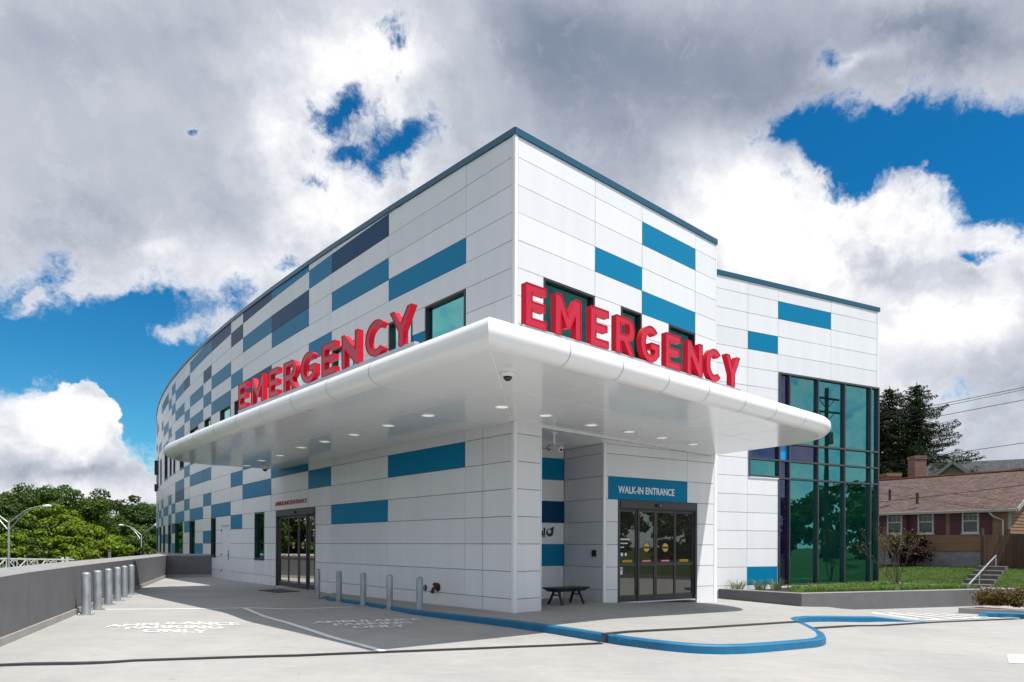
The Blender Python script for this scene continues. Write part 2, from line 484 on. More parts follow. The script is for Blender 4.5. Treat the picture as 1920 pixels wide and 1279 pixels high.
def glass(name, tint, refl, dark, film, rough=.012):
    """coated glass: a tinted mirror layer over a dark, partly clear body"""
    m = bpy.data.materials.new(name); m.use_nodes = True
    t = NT(m.node_tree); t.n.clear()
    pos = t.new('ShaderNodeNewGeometry').outputs['Position']
    bump = t.new('ShaderNodeBump', None, {'Strength': .05, 'Distance': .02, 'Height': t.noise(pos, .8, 2, .5).outputs['Fac']})
    gl = t.new('ShaderNodeBsdfGlossy', None, {'Color': (*tint, 1), 'Roughness': rough, 'Normal': bump.outputs[0]})
    tr = t.new('ShaderNodeBsdfTransparent', None, {'Color': (*dark, 1)})
    if film:                                   # a faint coloured bloom on the coated panes
        df = t.new('ShaderNodeBsdfDiffuse', None, {'Color': (*film[:3], 1)})
        tr = t.new('ShaderNodeMixShader', None, {0: film[3], 1: tr.outputs[0], 2: df.outputs[0]})
    fr = t.new('ShaderNodeFresnel', None, {'IOR': 1.5, 'Normal': bump.outputs[0]})
    f = t.math('MULTIPLY_ADD', fr.outputs[0], 1 - refl, refl, clamp=True)
    mx = t.new('ShaderNodeMixShader', None, {0: f, 1: tr.outputs[0], 2: gl.outputs[0]})
    t.l.new(mx.outputs[0], t.new('ShaderNodeOutputMaterial').inputs[0])
    MATS[name] = m; return m

GTEAL = glass('teal_vision_glass', (.28, .80, .78), .30, (.14, .44, .40), (.010, .115, .108, .15))
GNAVY = glass('navy_spandrel_glass', (.42, .42, .62), .16, (.012, .010, .03), (.010, .008, .045, .6))
GCLEAR = glass('clear_door_glass', (.70, .69, .66), .15, (.20, .20, .19), (.060, .055, .048, .45))
GGREEN = glass('green_window_glass', (.45, .84, .76), .26, (.08, .20, .18), 0)
GDARK = glass('dark_teal_window_glass', (.16, .50, .47), .14, (.05, .15, .14), (.005, .06, .055, .3))
GBLUE = mat('bright_blue_spandrel', (.005, .26, .60), .12, spec=.5)
INTERIOR = mat('dim_interior', (.16, .17, .16), .8)
INTDARK = mat('dark_interior', (.045, .045, .045), .8)

def concrete_mat(name, base, joints=None, dirt=1.0):
    m = bpy.data.materials.new(name); m.use_nodes = True
    t = NT(m.node_tree); bs = t.n['Principled BSDF']
    bs.inputs['Roughness'].default_value = .85; bs.inputs['Specular IOR Level'].default_value = .25
    pos = t.new('ShaderNodeNewGeometry').outputs['Position']
    big = t.noise(pos, .35, 6, .62).outputs['Fac']
    mid = t.noise(pos, 3.2, 6, .65).outputs['Fac']
    fine = t.noise(pos, 90, 3, .7).outputs['Fac']
    f = t.lin(big, .3, .7, .86, 1.07)
    f = t.math('MULTIPLY', f, t.lin(mid, .25, .75, .92, 1.06))
    f = t.math('MULTIPLY', f, t.lin(fine, .25, .75, .90, 1.08))
    # brushed sweep marks and tyre scuffs lie across the drive
    sw = t.noise(t.vmath('MULTIPLY', pos, (.55, 7.0, 1)), 1.6, 5, .62).outputs['Fac']
    f = t.math('MULTIPLY', f, t.lin(sw, .3, .7, .935, 1.04))
    scn = t.noise(t.vmath('MULTIPLY', pos, (1.0, 5.5, 1)), 1.25, 7, .72, 1.2).outputs['Fac']
    gate = t.noise(pos, .42, 3, .5).outputs['Fac']
    sc = t.math('MULTIPLY', t.smooth(scn, .615, .70), t.smooth(gate, .44, .60))
    f = t.math('MULTIPLY', f, t.math('SUBTRACT', 1.0, t.math('MULTIPLY', sc, .55 * dirt)))
    spot = t.new('ShaderNodeTexVoronoi', {'feature': 'F1'}, {'Vector': pos, 'Scale': 1.7, 'Randomness': 1.0})
    sp = t.smooth(t.math('ADD', spot.outputs['Distance'], t.math('MULTIPLY', mid, .02)), .028, .040, .5, 0.0)
    f = t.math('MULTIPLY', f, t.math('SUBTRACT', 1.0, t.math('MULTIPLY', sp, dirt)))
    c = t.vmath('SCALE', base, scale=f)
    c = t.mix(t.lin(big, .4, .65, 0, .25), c, t.vmath('MULTIPLY', c, (1.02, .99, .94)))
    t.l.new(c, bs.inputs['Base Color'])
    b = t.new('ShaderNodeBump', None, {'Strength': .35, 'Distance': .006, 'Height': t.math('ADD', fine, t.math('MULTIPLY', sw, .8))})
    t.l.new(b.outputs[0], bs.inputs['Normal'])
    MATS[name] = m; return m

DECK = concrete_mat('pale_brushed_concrete', (.385, .375, .362))
WALK = concrete_mat('pavement_concrete', (.365, .358, .345), dirt=.6)
ASPHALT = mat('asphalt', (.05, .05, .052), .9, noise=.2, nscale=2, bump=.4)

def leaf_mat(name, col, var=.35, trans=.25):
    m = bpy.data.materials.new(name); m.use_nodes = True
    t = NT(m.node_tree); t.n.clear()
    ri = t.new('ShaderNodeNewGeometry').outputs['Random Per Island']
    c = t.vmath('SCALE', col, scale=t.lin(ri, 0, 1, 1 - var, 1 + var))
    c = t.mix(t.math('MULTIPLY', ri, .35), c, t.vmath('MULTIPLY', c, (1.35, 1.1, .6)))
    df = t.new('ShaderNodeBsdfDiffuse', None, {'Color': c}); tr = t.new('ShaderNodeBsdfTranslucent', None, {'Color': c})
    mx = t.new('ShaderNodeMixShader', None, {0: trans, 1: df.outputs[0], 2: tr.outputs[0]})
    gl = t.new('ShaderNodeBsdfGlossy', None, {'Color': (.6, .6, .6, 1), 'Roughness': .45})
    m2 = t.new('ShaderNodeMixShader', None, {0: .02, 1: mx.outputs[0], 2: gl.outputs[0]})
    t.l.new(m2.outputs[0], t.new('ShaderNodeOutputMaterial').inputs[0]); MATS[name] = m; return m

# ================================================================== HOSPITAL BUILDING
CORNER = Vector((.04, 15.0, 0))
ROW0, PITCH = .305, .61
hospital = empty('hospital_building', CORNER, 'two storey white panelled emergency building with teal blocks and wide canopy', 'building')

def rows_for(base, v0, v1):
    k0 = math.floor((v0 - base) / PITCH) + 1
    out = [v0]
    k = k0
    while base + k * PITCH < v1 - .03:
        if base + k * PITCH > v0 + .03: out.append(base + k * PITCH)
        k += 1
    return out + [v1]

def cut(rect, holes):
    todo = [rect]
    for h in holes:
        nxt = []
        for (a, b, c, d) in todo:
            x0, x1, y0, y1 = max(a, h[0]), min(b, h[1]), max(c, h[2]), min(d, h[3])
            if x1 - x0 < 1e-3 or y1 - y0 < 1e-3: nxt.append((a, b, c, d)); continue
            if x0 - a > .02: nxt.append((a, x0, c, d))
            if b - x1 > .02: nxt.append((x1, b, c, d))
            if y0 - c > .02: nxt.append((x0, x1, c, y0))
            if d - y1 > .02: nxt.append((x0, x1, y1, d))
        todo = nxt
    return todo

def clip_top(poly, va, slope):
    """keep v <= va + slope * u"""
    out = []
    for i in range(len(poly)):
        p, q = poly[i], poly[(i + 1) % len(poly)]
        dp, dq = va + slope * p[0] - p[1], va + slope * q[0] - q[1]
        if dp >= 0: out.append(p)
        if (dp >= 0) != (dq >= 0):
            s = dp / (dp - dq); out.append((p[0] + s * (q[0] - p[0]), p[1] + s * (q[1] - p[1])))
    return out

rng = random.Random(11)
def panels(mb, F, us, vs, mats, holes=(), top=None, gu=.006, gv=.0068, tilt=.0022, ridx=None):
    """rows of flat metal panels with open joints, in front of a dark backing"""
    for i in range(len(us) - 1):
        for j in range(len(vs) - 1):
            cell = (us[i], us[i + 1], vs[j], vs[j + 1])
            mi = mats(i, j, cell)
            ta, tb = rng.gauss(0, tilt), rng.gauss(0, tilt)
            for (a, b, c, d) in cut(cell, holes):
                for lay in (0, 1):
                    if lay == 0: P = [(a + gu, c + gv), (b - gu, c + gv), (b - gu, d - gv), (a + gu, d - gv)]
                    else: P = [(a, c), (b, c), (b, d), (a, d)]
                    if b - a < .03 or d - c < .04: continue
                    if top: P = clip_top(P, top[0] - (gv if lay == 0 else 0), top[1])
                    if len(P) < 3: continue
                    if lay == 1: mb.face([F.pt(x, y, -.022) for x, y in P], 3); continue
                    cx, cy = (a + b) / 2, (c + d) / 2
                    W = [max(-.008, min(.008, ta * (x - cx) + tb * (y - cy))) for x, y in P]
                    mb.face([F.pt(x, y, w) for (x, y), w in zip(P, W)], mi)
                    for q in range(len(P)):
                        r = (q + 1) % len(P)
                        mb.face((F.pt(*P[q], -.02), F.pt(*P[r], -.02), F.pt(*P[r], W[r]), F.pt(*P[q], W[q])), mi)

PANELM = [WHITE, TEAL, NAVY, SEAM, TRIM, SEAMG]

def window(F, u0, u1, v0, v1, gl=None, depth=.09, fr=.055, name='window', sill=True):
    m = MB(); w0, w1 = -depth - .05, .012
    m.fbox(F, u0, u0 + fr, v0, v1, w0, w1); m.fbox(F, u1 - fr, u1, v0, v1, w0, w1)
    m.fbox(F, u0 + fr, u1 - fr, v0, v0 + fr, w0, w1 - .002); m.fbox(F, u0 + fr, u1 - fr, v1 - fr, v1, w0, w1 - .002)
    m.fbox(F, u0 + fr, u1 - fr, v0 + fr, v1 - fr, -.42, -.40, 1)
    if sill: m.fbox(F, u0 - .01, u1 + .01, v0 - .035, v0 - .003, -.02, .035)
    o = m.build(name, [BRONZE, INTERIOR], hospital)
    p = MB(); p.face([F.pt(u0 + fr, v0 + fr, -depth), F.pt(u1 - fr, v0 + fr, -depth), F.pt(u1 - fr, v1 - fr, -depth), F.pt(u0 + fr, v1 - fr, -depth)])
    p.build('pane', gl or GGREEN, o)
    return o

# ---------------------------------------------------------------- the long curved side
BOUND = [0, 1.75, 5.25, 8.75, 10.5, 14, 17.5, 19.25, 22.75, 24.5, 28, 29.75, 33.25, 35, 36.75, 40.25, 42, 45.5, 47.25, 50.75, 54.25, 57.75, 59.5, 63, 66.5]
def curve_point(s):
    x, y, q, ds = CORNER.x, CORNER.y, 0.0, .025
    n = int(round(s / ds))
    for i in range(n):
        e = max(0.0, i * ds - 3.1)
        th = R(41.727 - .28374 * e + 5.674e-5 * e * e)
        x -= math.sin(th) * ds; y += math.cos(th) * ds
    return Vector((x, y, 0))
CURVE = [curve_point(s) for s in BOUND]
def cap_top(s): return 10.675 + .0335 * min(s, 46)

SIDE = []
for a, b in zip(CURVE, CURVE[1:]):
    F = Frame.__new__(Frame); F.p = a.copy(); F.u = (b - a).normalized(); F.n = Vector((-F.u.y, F.u.x, 0)); F.len = (b - a).length
    SIDE.append(F)

TEALS = {(1, 6), (2, 4), (3, 6), (4, 7), (5, 6), (5, 8), (6, 7), (6, 4), (7, 5), (8, 6), (8, 3), (8, 8), (9, 8), (9, 5), (9, 2), (10, 6), (10, 9), (10, 4),
         (11, 5), (11, 8), (12, 6), (12, 2), (13, 7), (13, 5), (14, 6), (14, 3), (15, 7), (15, 5), (15, 3), (16, 6), (16, 4), (17, 5), (17, 7), (18, 4), (18, 6),
         (1, 11), (1, 14), (2, 15), (3, 17), (3, 13), (4, 18), (4, 15), (5, 16), (6, 14), (7, 15), (7, 13), (8, 18), (8, 14), (9, 15), (9, 13), (10, 14),
         (11, 15), (11, 13), (12, 16), (12, 18), (13, 14), (13, 17), (14, 15), (14, 13), (15, 18), (15, 16), (16, 14), (17, 17), (17, 13), (18, 15), (9, 18), (11, 17)}
NAVYS_ = {(11, 7), (12, 4), (2, 17), (4, 16), (5, 18), (5, 13), (6, 17), (7, 18), (8, 16), (13, 3), (10, 17), (14, 18)}
def side_mat(c):
    def f(i, j, cell):
        r = int(math.floor(((cell[2] + cell[3]) / 2 - ROW0) / PITCH)) + 1
        if (c, r) in NAVYS_: return 2
        if (c, r) in TEALS: return 1
        if c >= 18 and rng.random() < .3: return 1
        return 0
    return f

UP_Y, LOW_Y = 680, 1005
upper_windows = [(1, 797, 873), (1, 729, 773), (2, 623, 664), (4, 547, 580), (5, 490, 508), (6, 440, 455.5), (7, 413, 432.5), (8, 384, 395.5), (9, 357, 372),
                 (11, 338, 345.5), (12, 325.8, 329.5), (13, 319, 322.8), (14, 309.5, 315), (16, 301.5, 306)]
lower_windows = [(5, 477.5, 495.5), (7, 393.6, 404.7), (9, 354.5, 365.4), (11, 328, 343), (13, 315.5, 320.3), (14, 305.4, 309.5), (16, 299.5, 302.5)]
side_holes = {i: [] for i in range(len(SIDE))}
WIN = []
for lst, v0, v1, py in ((upper_windows, 5.795, 7.625, UP_Y), (lower_windows, .914, 2.745, LOW_Y)):
    for c, pa, pb in lst:
        F = SIDE[c]; ua, ub = sorted((F.col(pa, py), F.col(pb, py)))
        ua = max(0.012, ua); ub = min(F.len - .012, ub)
        if ub - ua < .25: continue
        side_holes[c].append((ua, ub, v0, v1)); WIN.append((F, ua, ub, v0, v1))
# unseen continuation of the window bands round the bend
for c in (17, 18, 19, 20):
    F = SIDE[c]
    for v0, v1 in ((5.795, 7.625), (.914, 2.745)):
        side_holes[c].append((.3, 1.4, v0, v1)); WIN.append((F, .3, 1.4, v0, v1))
# ambulance doors bridge columns 3 and 4; a plain service door in column 7
F3, F4, F7 = SIDE[3], SIDE[4], SIDE[7]
amb_a = F3.pt(F3.col(591.3, LOW_Y), 0); amb_b = F4.pt(F4.col(517.5, LOW_Y), 0)
side_holes[3].append((F3.col(591.3, LOW_Y), F3.len + .1, -1, 2.745)); side_holes[4].append((-.1, F4.col(517.5, LOW_Y), -1, 2.745))
sd0, sd1 = sorted((F7.col(430, 1040), F7.col(415, 1040)))
sd0 = max(.015, sd0)
side_holes[7].append((sd0, sd1, -1, 2.33))

wall = MB()
for c, F in enumerate(SIDE):
    t0, t1 = cap_top(BOUND[c]) - .15, cap_top(BOUND[c + 1]) - .15
    us = [.09 if c == 0 else 0.0, F.len]
    vs = rows_for(ROW0, -.25, max(t0, t1) + .02)
    panels(wall, F, us, vs, side_mat(c), side_holes[c], (t0, (t1 - t0) / F.len))
wall.fbox(SIDE[0], -.012, .082, -.25, cap_top(0) - .15, -.03, .012, 4, .006)
curved_wall = wall.build('curved_wall', PANELM, hospital)

cop = MB()
for c, F in enumerate(SIDE):
    z0, z1 = cap_top(BOUND[c]), cap_top(BOUND[c + 1])
    P = []
    for dz in (-.15, 0):
        for u, w, z in ((-.02 if c == 0 else 0, .035, z0), (F.len, .035, z1), (F.len, -.35, z1), (0, -.35, z0)): P.append(F.pt(u, z + dz, w))
    cop.hexa(P)
cop.build('coping', COPING, curved_wall)
for w in WIN: window(*w, gl=GDARK if w[3] < 3 or (w[0] is SIDE[1] and w[1] < 1.8) else GGREEN)

# service door
m = MB(); F = F7
m.fbox(F, sd0 + .045, sd1 - .045, -.09, 2.285, -.06, -.006)
sdoor_frame = MB()
for a, b, c, d in ((sd0, sd0 + .042, -.1, 2.33), (sd1 - .042, sd1, -.1, 2.33), (sd0 + .042, sd1 - .042, 2.288, 2.33)):
    sdoor_frame.fbox(F, a, b, c, d, -.08, .012)
sdoor_frame.fbox(F, sd0 - .02, sd1 + .02, 2.34, 2.37, -.02, .07)
service_door = sdoor_frame.build('service_door', [TRIM], hospital)
m.build('door_leaf', [WHITE], service_door)
for v in (.25, .95, 2.05):
    m = MB(); m.fbox(F, sd1 - .05, sd1 - .02, v, v + .12, -.005, .02); m.build('hinge', [BRONZE], service_door)
m = MB(); m.fbox(F, sd0 + .10, sd0 + .18, .80, 1.22, -.006, .012); m.bar(F.pt(sd0 + .14, 1.0, .05), F.pt(sd0 + .26, 1.0, .05), .02, .02)
m.bar(F.pt(sd0 + .14, 1.0, .0), F.pt(sd0 + .14, 1.0, .06), .02, .02)
m.build('handle', [BRONZE], service_door)

# ---------------------------------------------------------------- entrance face (upper storey over the canopy, and the corner pier)
EM = Frame(CORNER, 47.92)
em_len = EM.col(1341.5, 600)
em_cols = [.095] + [EM.col(p, 480) for p in (1115.8, 1204, 1304)] + [em_len]
em_win = [(EM.col(1019, 570), EM.col(1114.5, 570)), (EM.col(1164, 600), EM.col(1203, 600)), (EM.col(1253.5, 640), EM.col(1303, 640))]
em_holes = [(a, b, 5.795, 7.625) for a, b in em_win]
SOF = 4.22
def em_mat(i, j, cell):
    r = int(math.floor(((cell[2] + cell[3]) / 2 - ROW0) / PITCH)) + 1
    return 1 if (i, r) in {(1, 14), (2, 16), (2, 13)} else 0
m = MB()
em_top = cap_top(0) - .15
panels(m, EM, em_cols, rows_for(ROW0, SOF - .05, em_top), em_mat, em_holes)
m.fbox(EM, -.012, .088, SOF - .05, em_top, -.03, .012, 4, .006)
m.fbox(EM, em_len - .01, em_len + .05, SOF, em_top + .0, -.03, .010, 4, .006)
Fr = Frame.__new__(Frame); Fr.p = EM.pt(em_len + .04, 0, 0); Fr.u = -EM.n; Fr.n = EM.u
panels(m, Fr, [.0, 1.6, 3.2], rows_for(ROW0, 4.0, em_top), lambda i, j, c: 0)
entrance_wall = m.build('entrance_wall', PANELM, hospital)
m = MB(); m.fbox(EM, -.02, em_len + .06, em_top, em_top + .15, -.35, .035)
m.fbox(Fr, .0, 3.2, em_top, em_top + .148, -.33, .02)
m.build('coping', COPING, entrance_wall)
for a, b in em_win: window(EM, a, b, 5.795, 7.625, GDARK)

pier_w = EM.col(1015, 1060)
m = MB()
pr = rows_for(ROW0, -.03, SOF)
panels(m, EM, [.10, pier_w - .03], pr, lambda i, j, c: 0)
m.fbox(EM, -.013, .095, -.03, SOF, -.03, .013, 4, .006)
m.fbox(EM, pier_w - .03, pier_w, -.03, SOF, -.03, .010, 4, .005)
Fp = Frame.__new__(Frame); Fp.p = EM.pt(pier_w, 0, 0); Fp.u = -EM.n; Fp.n = EM.u
panels(m, Fp, [.02, 1.1], pr, lambda i, j, c: 0)
Fq = Frame.__new__(Frame); Fq.p = EM.pt(pier_w, 0, -1.1); Fq.u = -EM.u; Fq.n = -EM.n
panels(m, Fq, [0, pier_w], pr, lambda i, j, c: 0)
m.build('corner_pier', PANELM, hospital)

# ---------------------------------------------------------------- recessed walk-in entrance
A = Vector((2.44, 18.20, 0)); B = EM.pt(em_len, 0, 0)
ang_door = math.degrees(math.atan2(B.x - A.x, B.y - A.y))
DW = Frame(A, ang_door); dw_len = (B - A).length
C = Vector((1.50, 19.55, 0))
SW = Frame(A, math.degrees(math.atan2(C.x - A.x, C.y - A.y))); sw_len = (C - A).length
SW.n = Vector((-SW.u.y, SW.u.x, 0))
BW = Frame(C, 63.8); BW.u = -BW.u
d0, d1 = DW.col(1158.5, 1040), DW.col(1306.5, 1040)
door_holes = [(d0, d1, -1, 2.745)]
zb = -.25
m = MB()
dwc = [.10, d0, DW.col(1289, 860), dw_len - .05]
panels(m, DW, [.10, DW.col(1289, 860), dw_len - .04], rows_for(ROW0, zb, SOF), lambda i, j, c: 0, door_holes + [(DW.col(1140.5, 925), DW.col(1288.5, 925), 2.745, 3.355)])
m.fbox(DW, -.01, .095, zb, SOF, -.05, .012, 4, .006)
m.fbox(DW, dw_len - .04, dw_len + .10, zb, SOF, -.30, .010, 4, .006)
panels(m, SW, [.07, sw_len - .03], rows_for(ROW0, zb, SOF), lambda i, j, c: 0)
m.fbox(SW, -.005, .065, zb, SOF, -.05, .008, 4, .004); m.fbox(SW, sw_len - .03, sw_len, zb, SOF, -.02, .006, 4)
def bw_mat(i, j, cell):
    r = int(math.floor(((cell[2] + cell[3]) / 2 - ROW0) / PITCH)) + 1
    return {6: 1, 4: 2, 2: 1}.get(r, 0)
panels(m, BW, [0.02, 1.9, 3.3], rows_for(ROW0, zb, SOF), bw_mat)
recess_wall = m.build('recess_wall', PANELM, hospital)

def sliding_door(F, cuts, v0, v1, name, decals):
    """framed automatic door: header, sensor and glazed leaves between the cut lines"""
    u0, u1 = cuts[0], cuts[-1]
    m = MB()
    jw = .07
    m.fbox(F, u0, u0 + jw, v0, v1, -.16, .014); m.fbox(F, u1 - jw, u1, v0, v1, -.16, .014)
    m.fbox(F, u0 + jw, u1 - jw, v1 - .045, v1, -.16, .012); m.fbox(F, u0 + jw, u1 - jw, v1 - .21, v1 - .047, -.16, .03)
    m.fbox(F, u0 + jw, u1 - jw, v1 - .235, v1 - .212, -.16, .045)
    m.fbox(F, u0 + jw, u1 - jw, v0, v0 + .03, -.16, .0, 1)
    m.fbox(F, u0 - .05, u1 + .05, v0, v1, -1.52, -1.50, 2); m.fbox(F, u0 - .06, u0 - .04, v0, v1, -1.5, -.17, 2); m.fbox(F, u1 + .04, u1 + .06, v0, v1, -1.5, -.17, 2)
    m.fbox(F, u0 - .05, u1 + .05, v0 - .01, v0 + .005, -1.5, -.17, 2); m.fbox(F, u0 - .05, u1 + .05, v1 - .3, v1 - .29, -1.5, -.17, 2)
    d = m.build(name, [BRONZEL, TRIM, INTDARK], hospital)
    mid = (u0 + u1) / 2
    s = MB(); s.fbox(F, mid - .17, mid + .05, v1 - .165, v1 - .085, .028, .075, 0, .012); s.lathe(F.pt(mid - .02, v1 - .125, .07), [(.018, 0), (.018, .01), (.004, .014)], 12, 1, F.n)
    s.build('motion_sensor', [RUBBER, CHALK], d)
    n = len(cuts) - 1
    lv1 = v1 - .245
    for k in range(n):
        a, b = cuts[k] + (jw + .004 if k == 0 else .004), cuts[k + 1] - (jw + .004 if k == n - 1 else .004)
        w = -.055 if k in (0, n - 1) else -.015
        st = .05
        L = MB()
        zb0 = v0 + .035
        L.fbox(F, a, a + st, zb0, lv1, w - .045, w); L.fbox(F, b - st, b, zb0, lv1, w - .045, w)
        L.fbox(F, a + st, b - st, zb0, zb0 + .17, w - .045, w - .001); L.fbox(F, a + st, b - st, lv1 - .075, lv1, w - .045, w - .001)
        midv = v0 + 1.06
        L.fbox(F, a + st, b - st, midv - .045, midv + .035, w - .045, w - .001)
        lf = L.build('door_leaf', [BRONZEL], d)
        G = MB()
        for c0, c1 in ((zb0 + .17, midv - .045), (midv + .035, lv1 - .075)):
            G.face([F.pt(a + st, c0, w - .022), F.pt(b - st, c0, w - .022), F.pt(b - st, c1, w - .022), F.pt(a + st, c1, w - .022)])
        G.build('pane', GCLEAR, lf)
        if decals:
            g = w - .018; um = (a + b) / 2
            col = 3 if k in (1, 2) else 0
            SM = [GOLD, NAVYS, RUBBER, REDST, CHALK]
            K = MB(); K.fbox(F, um - .17, um + .17, midv + .055, midv + .115, g, g + .001, col)
            for q in range(5): K.fbox(F, um - .14 + q * .06, um - .10 + q * .06, midv + .075, midv + .095, g + .001, g + .002, 2 if col == 0 else 4)
            K.build('strip_sticker', SM, lf)
            if k in (1, 2):
                K = MB()
                circ = lambda r: [(r * math.cos(q * math.pi / 12), r * math.sin(q * math.pi / 12)) for q in range(24)]
                K.poly(circ(.135), lambda x, y, dd, um=um: F.pt(um + x, v0 + 1.52 + y, dd), None, g, m=1)
                for sgn in (1, -1):
                    arc = [(.105 * math.cos(R(8) + q * R(164) / 12), sgn * .105 * math.sin(R(8) + q * R(164) / 12)) for q in range(13)]
                    K.poly(arc, lambda x, y, dd, um=um, sgn=sgn: F.pt(um + x, v0 + 1.52 + sgn * .012 + y, dd), None, g + .001, m=0)
                K.poly(circ(.035), lambda x, y, dd, um=um: F.pt(um + x, v0 + 1.52 + y, dd), None, g + .002, m=1)
                K.build('round_sticker', SM, lf)
            if k == 0 and decals == 2:
                for r, (wd, hh) in enumerate(((.34, .045), (.28, .035), (.16, .03))):
                    K = MB()
                    for q in range(int(wd / .045)):
                        K.fbox(F, a + st + .03 + q * .045, a + st + .066 + q * .045, v0 + 1.72 - r * .105, v0 + 1.72 - r * .105 + hh, g, g + .001, 4)
                    K.build('lettering', SM, lf)
                for q, rr in ((0, .045), (1, .04)):
                    cu = a + st + .08 + q * .14; K = MB()
                    K.poly([(rr * math.cos(z * math.pi / 8), 1.2 * rr * math.sin(z * math.pi / 8)) for z in range(16)], lambda x, y, dd, cu=cu: F.pt(cu + x, v0 + 1.33 + y, dd), None, g, m=4)
                    K.build('symbol', SM, lf)
                K = MB(); K.fbox(F, a + st + .005, a + st + .105, v0 + .78, v0 + .98, g, g + .001, 4); K.fbox(F, a + st + .035, a + st + .075, v0 + .89, v0 + .95, g + .001, g + .002, 3)
                K.build('notice', SM, lf)
    return d
BRONZEL = mat('bronze_door_frame', (.075, .070, .075), .36, spec=.4, metal=.2)
sliding_door(DW, [DW.col(p, 1040) for p in (1158.5, 1197, 1230, 1267.5, 1306.5)], pave(3, 18.5) - .02, 2.745, 'sliding_door', 2)
AF = Frame(amb_a, math.degrees(math.atan2(amb_b.x - amb_a.x, amb_b.y - amb_a.y)))
sliding_door(AF, [AF.col(p, 1040) for p in (591.3, 574.0, 558.5, 539.0, 517.5)], -.06, 2.745, 'sliding_door', 1)

# ---------------------------------------------------------------- glazed wing on the right
BL0 = at_height(1343, 505, 10.53)
BL = Frame(BL0, 63.82)
bl_end = BL.col(1647.3, 800)
BROW = .18
bc = [BL.col(p, 700) for p in (1402, 1458.6, 1558)]
cw0, cx0 = BL.col(1459.5, 860), BL.col(1403.5, 860)
blocks_h = [(cw0, bl_end + 1, .12, 7.50), (cx0, cw0 + .05, 3.84, 5.06)]
def bl_mat(i, j, cell):
    k = int(math.floor(((cell[2] + cell[3]) / 2 - BROW) / PITCH)) + 1
    return 1 if (i, k) in {(3, 16), (2, 14), (2, 1)} else 0
m = MB()
panels(m, BL, [-.6, .02, bc[0], bc[1], bc[2], bl_end - .11], rows_for(BROW, -.5, 10.38), bl_mat, blocks_h)
m.fbox(BL, bl_end - .105, bl_end, 7.5, 10.38, -.05, .012, 4, .006)
m.fbox(BL, cx0, cw0 - .002, 3.80, 3.838, -.06, .03, 4)
m.fbox(BL, cw0 - .03, bl_end + .02, .06, .118, -.1, .06, 4)
Fe = Frame.__new__(Frame); Fe.p = BL.pt(bl_end, 0, 0); Fe.u = -BL.n; Fe.n = BL.u
panels(m, Fe, [.12, 3, 6, 9, 12], rows_for(BROW, -1.2, 10.38), lambda i, j, c: 1 if (i * 7 + j * 3) % 13 == 0 else 0)
wing = m.build('wing_wall', PANELM, hospital)
m = MB(); m.fbox(BL, -.6, bl_end + .03, 10.38, 10.53, -.35, .035); m.fbox(Fe, .3, 12, 10.38, 10.528, -.3, .03)
m.build('coping', COPING, wing)

cwm = [cw0, BL.col(1479.5, 860), BL.col(1533, 860), BL.col(1583, 860), BL.col(1631.5, 860), bl_end]
cwr = [.12, 3.84, 4.45, 5.06, 7.50]
m = MB(); MW = .06
for k, u in enumerate(cwm):
    uu = u + (MW / 2 if k == 0 else (-MW / 2 if k == len(cwm) - 1 else 0))
    m.fbox(BL, uu - MW / 2, uu + MW / 2, .12, 7.5, -.16, .04)
for v in cwr:
    vv = v + (MW / 2 if v == .12 else (-MW / 2 if v == 7.5 else 0))
    for k in range(5):
        a = cwm[k] + (MW if k == 0 else MW / 2); b = cwm[k + 1] - (MW if k == 4 else MW / 2)
        m.fbox(BL, a, b, vv - MW / 2, vv + MW / 2, -.16, .034)
m.fbox(BL, cx0, cx0 + MW, 3.84, 5.06, -.16, .04)
for v in (3.87, 4.45, 5.03): m.fbox(BL, cx0 + MW, cw0 - .001, v - MW / 2, v + MW / 2, -.16, .034)
curtain = m.build('curtain_wall', [ALU], hospital)
for k in range(5):
    for r in range(4):
        a, b, c, d = cwm[k], cwm[k + 1], cwr[r], cwr[r + 1]
        g = GNAVY if k == 0 else GTEAL
        if k == 0 and r == 2: g = GBLUE
        if k == 1 and r == 2: g = GNAVY
        p = MB(); p.face([BL.pt(a, c, -.06), BL.pt(b, c, -.06), BL.pt(b, d, -.06), BL.pt(a, d, -.06)]); p.build('pane', g, curtain)
for c, d, g in ((4.45, 5.06, GNAVY), (3.84, 4.45, GTEAL)):
    p = MB(); p.face([BL.pt(cx0, c, -.06), BL.pt(cw0, c, -.06), BL.pt(cw0, d, -.06), BL.pt(cx0, d, -.06)]); p.build('pane', g, curtain)
# the lobby behind the glass
m = MB()
m.fbox(BL, -1.5, bl_end - .02, .0, 7.9, -8.2, -8.0, 0); m.fbox(BL, -1.5, bl_end - .02, -.05, .05, -8.0, -.2, 1)
m.fbox(BL, -1.5, bl_end - .02, 4.02, 4.38, -8.0, -.35, 1); m.fbox(BL, -1.5, bl_end - .02, 7.55, 7.7, -8.0, -.2, 1)
m.fbox(BL, -1.5, -1.4, .05, 7.5, -8.0, -.2, 0); m.fbox(BL, bl_end - .16, bl_end - .13, .05, 7.5, -8.0, -.3, 0)
m.fbox(BL, cwm[2] + .1, cwm[2] + .4, .05, 7.5, -2.0, -1.7, 2); m.fbox(BL, cwm[3] + .5, cwm[3] + .8, .05, 7.5, -4.5, -4.2, 2)
m.fbox(BL, cwm[1] + .2, cwm[2] + .7, .05, 1.10, -4.0, -3.4, 2); m.fbox(BL, cwm[1] + .15, cwm[2] + .75, 1.10, 1.16, -4.1, -3.3, 2)
m.fbox(BL, cwm[3] - .4, cwm[4] - .1, .05, .48, -3.0, -2.3, 3); m.fbox(BL, cwm[3] - .4, cwm[4] - .1, .48, .95, -3.1, -2.95, 3)
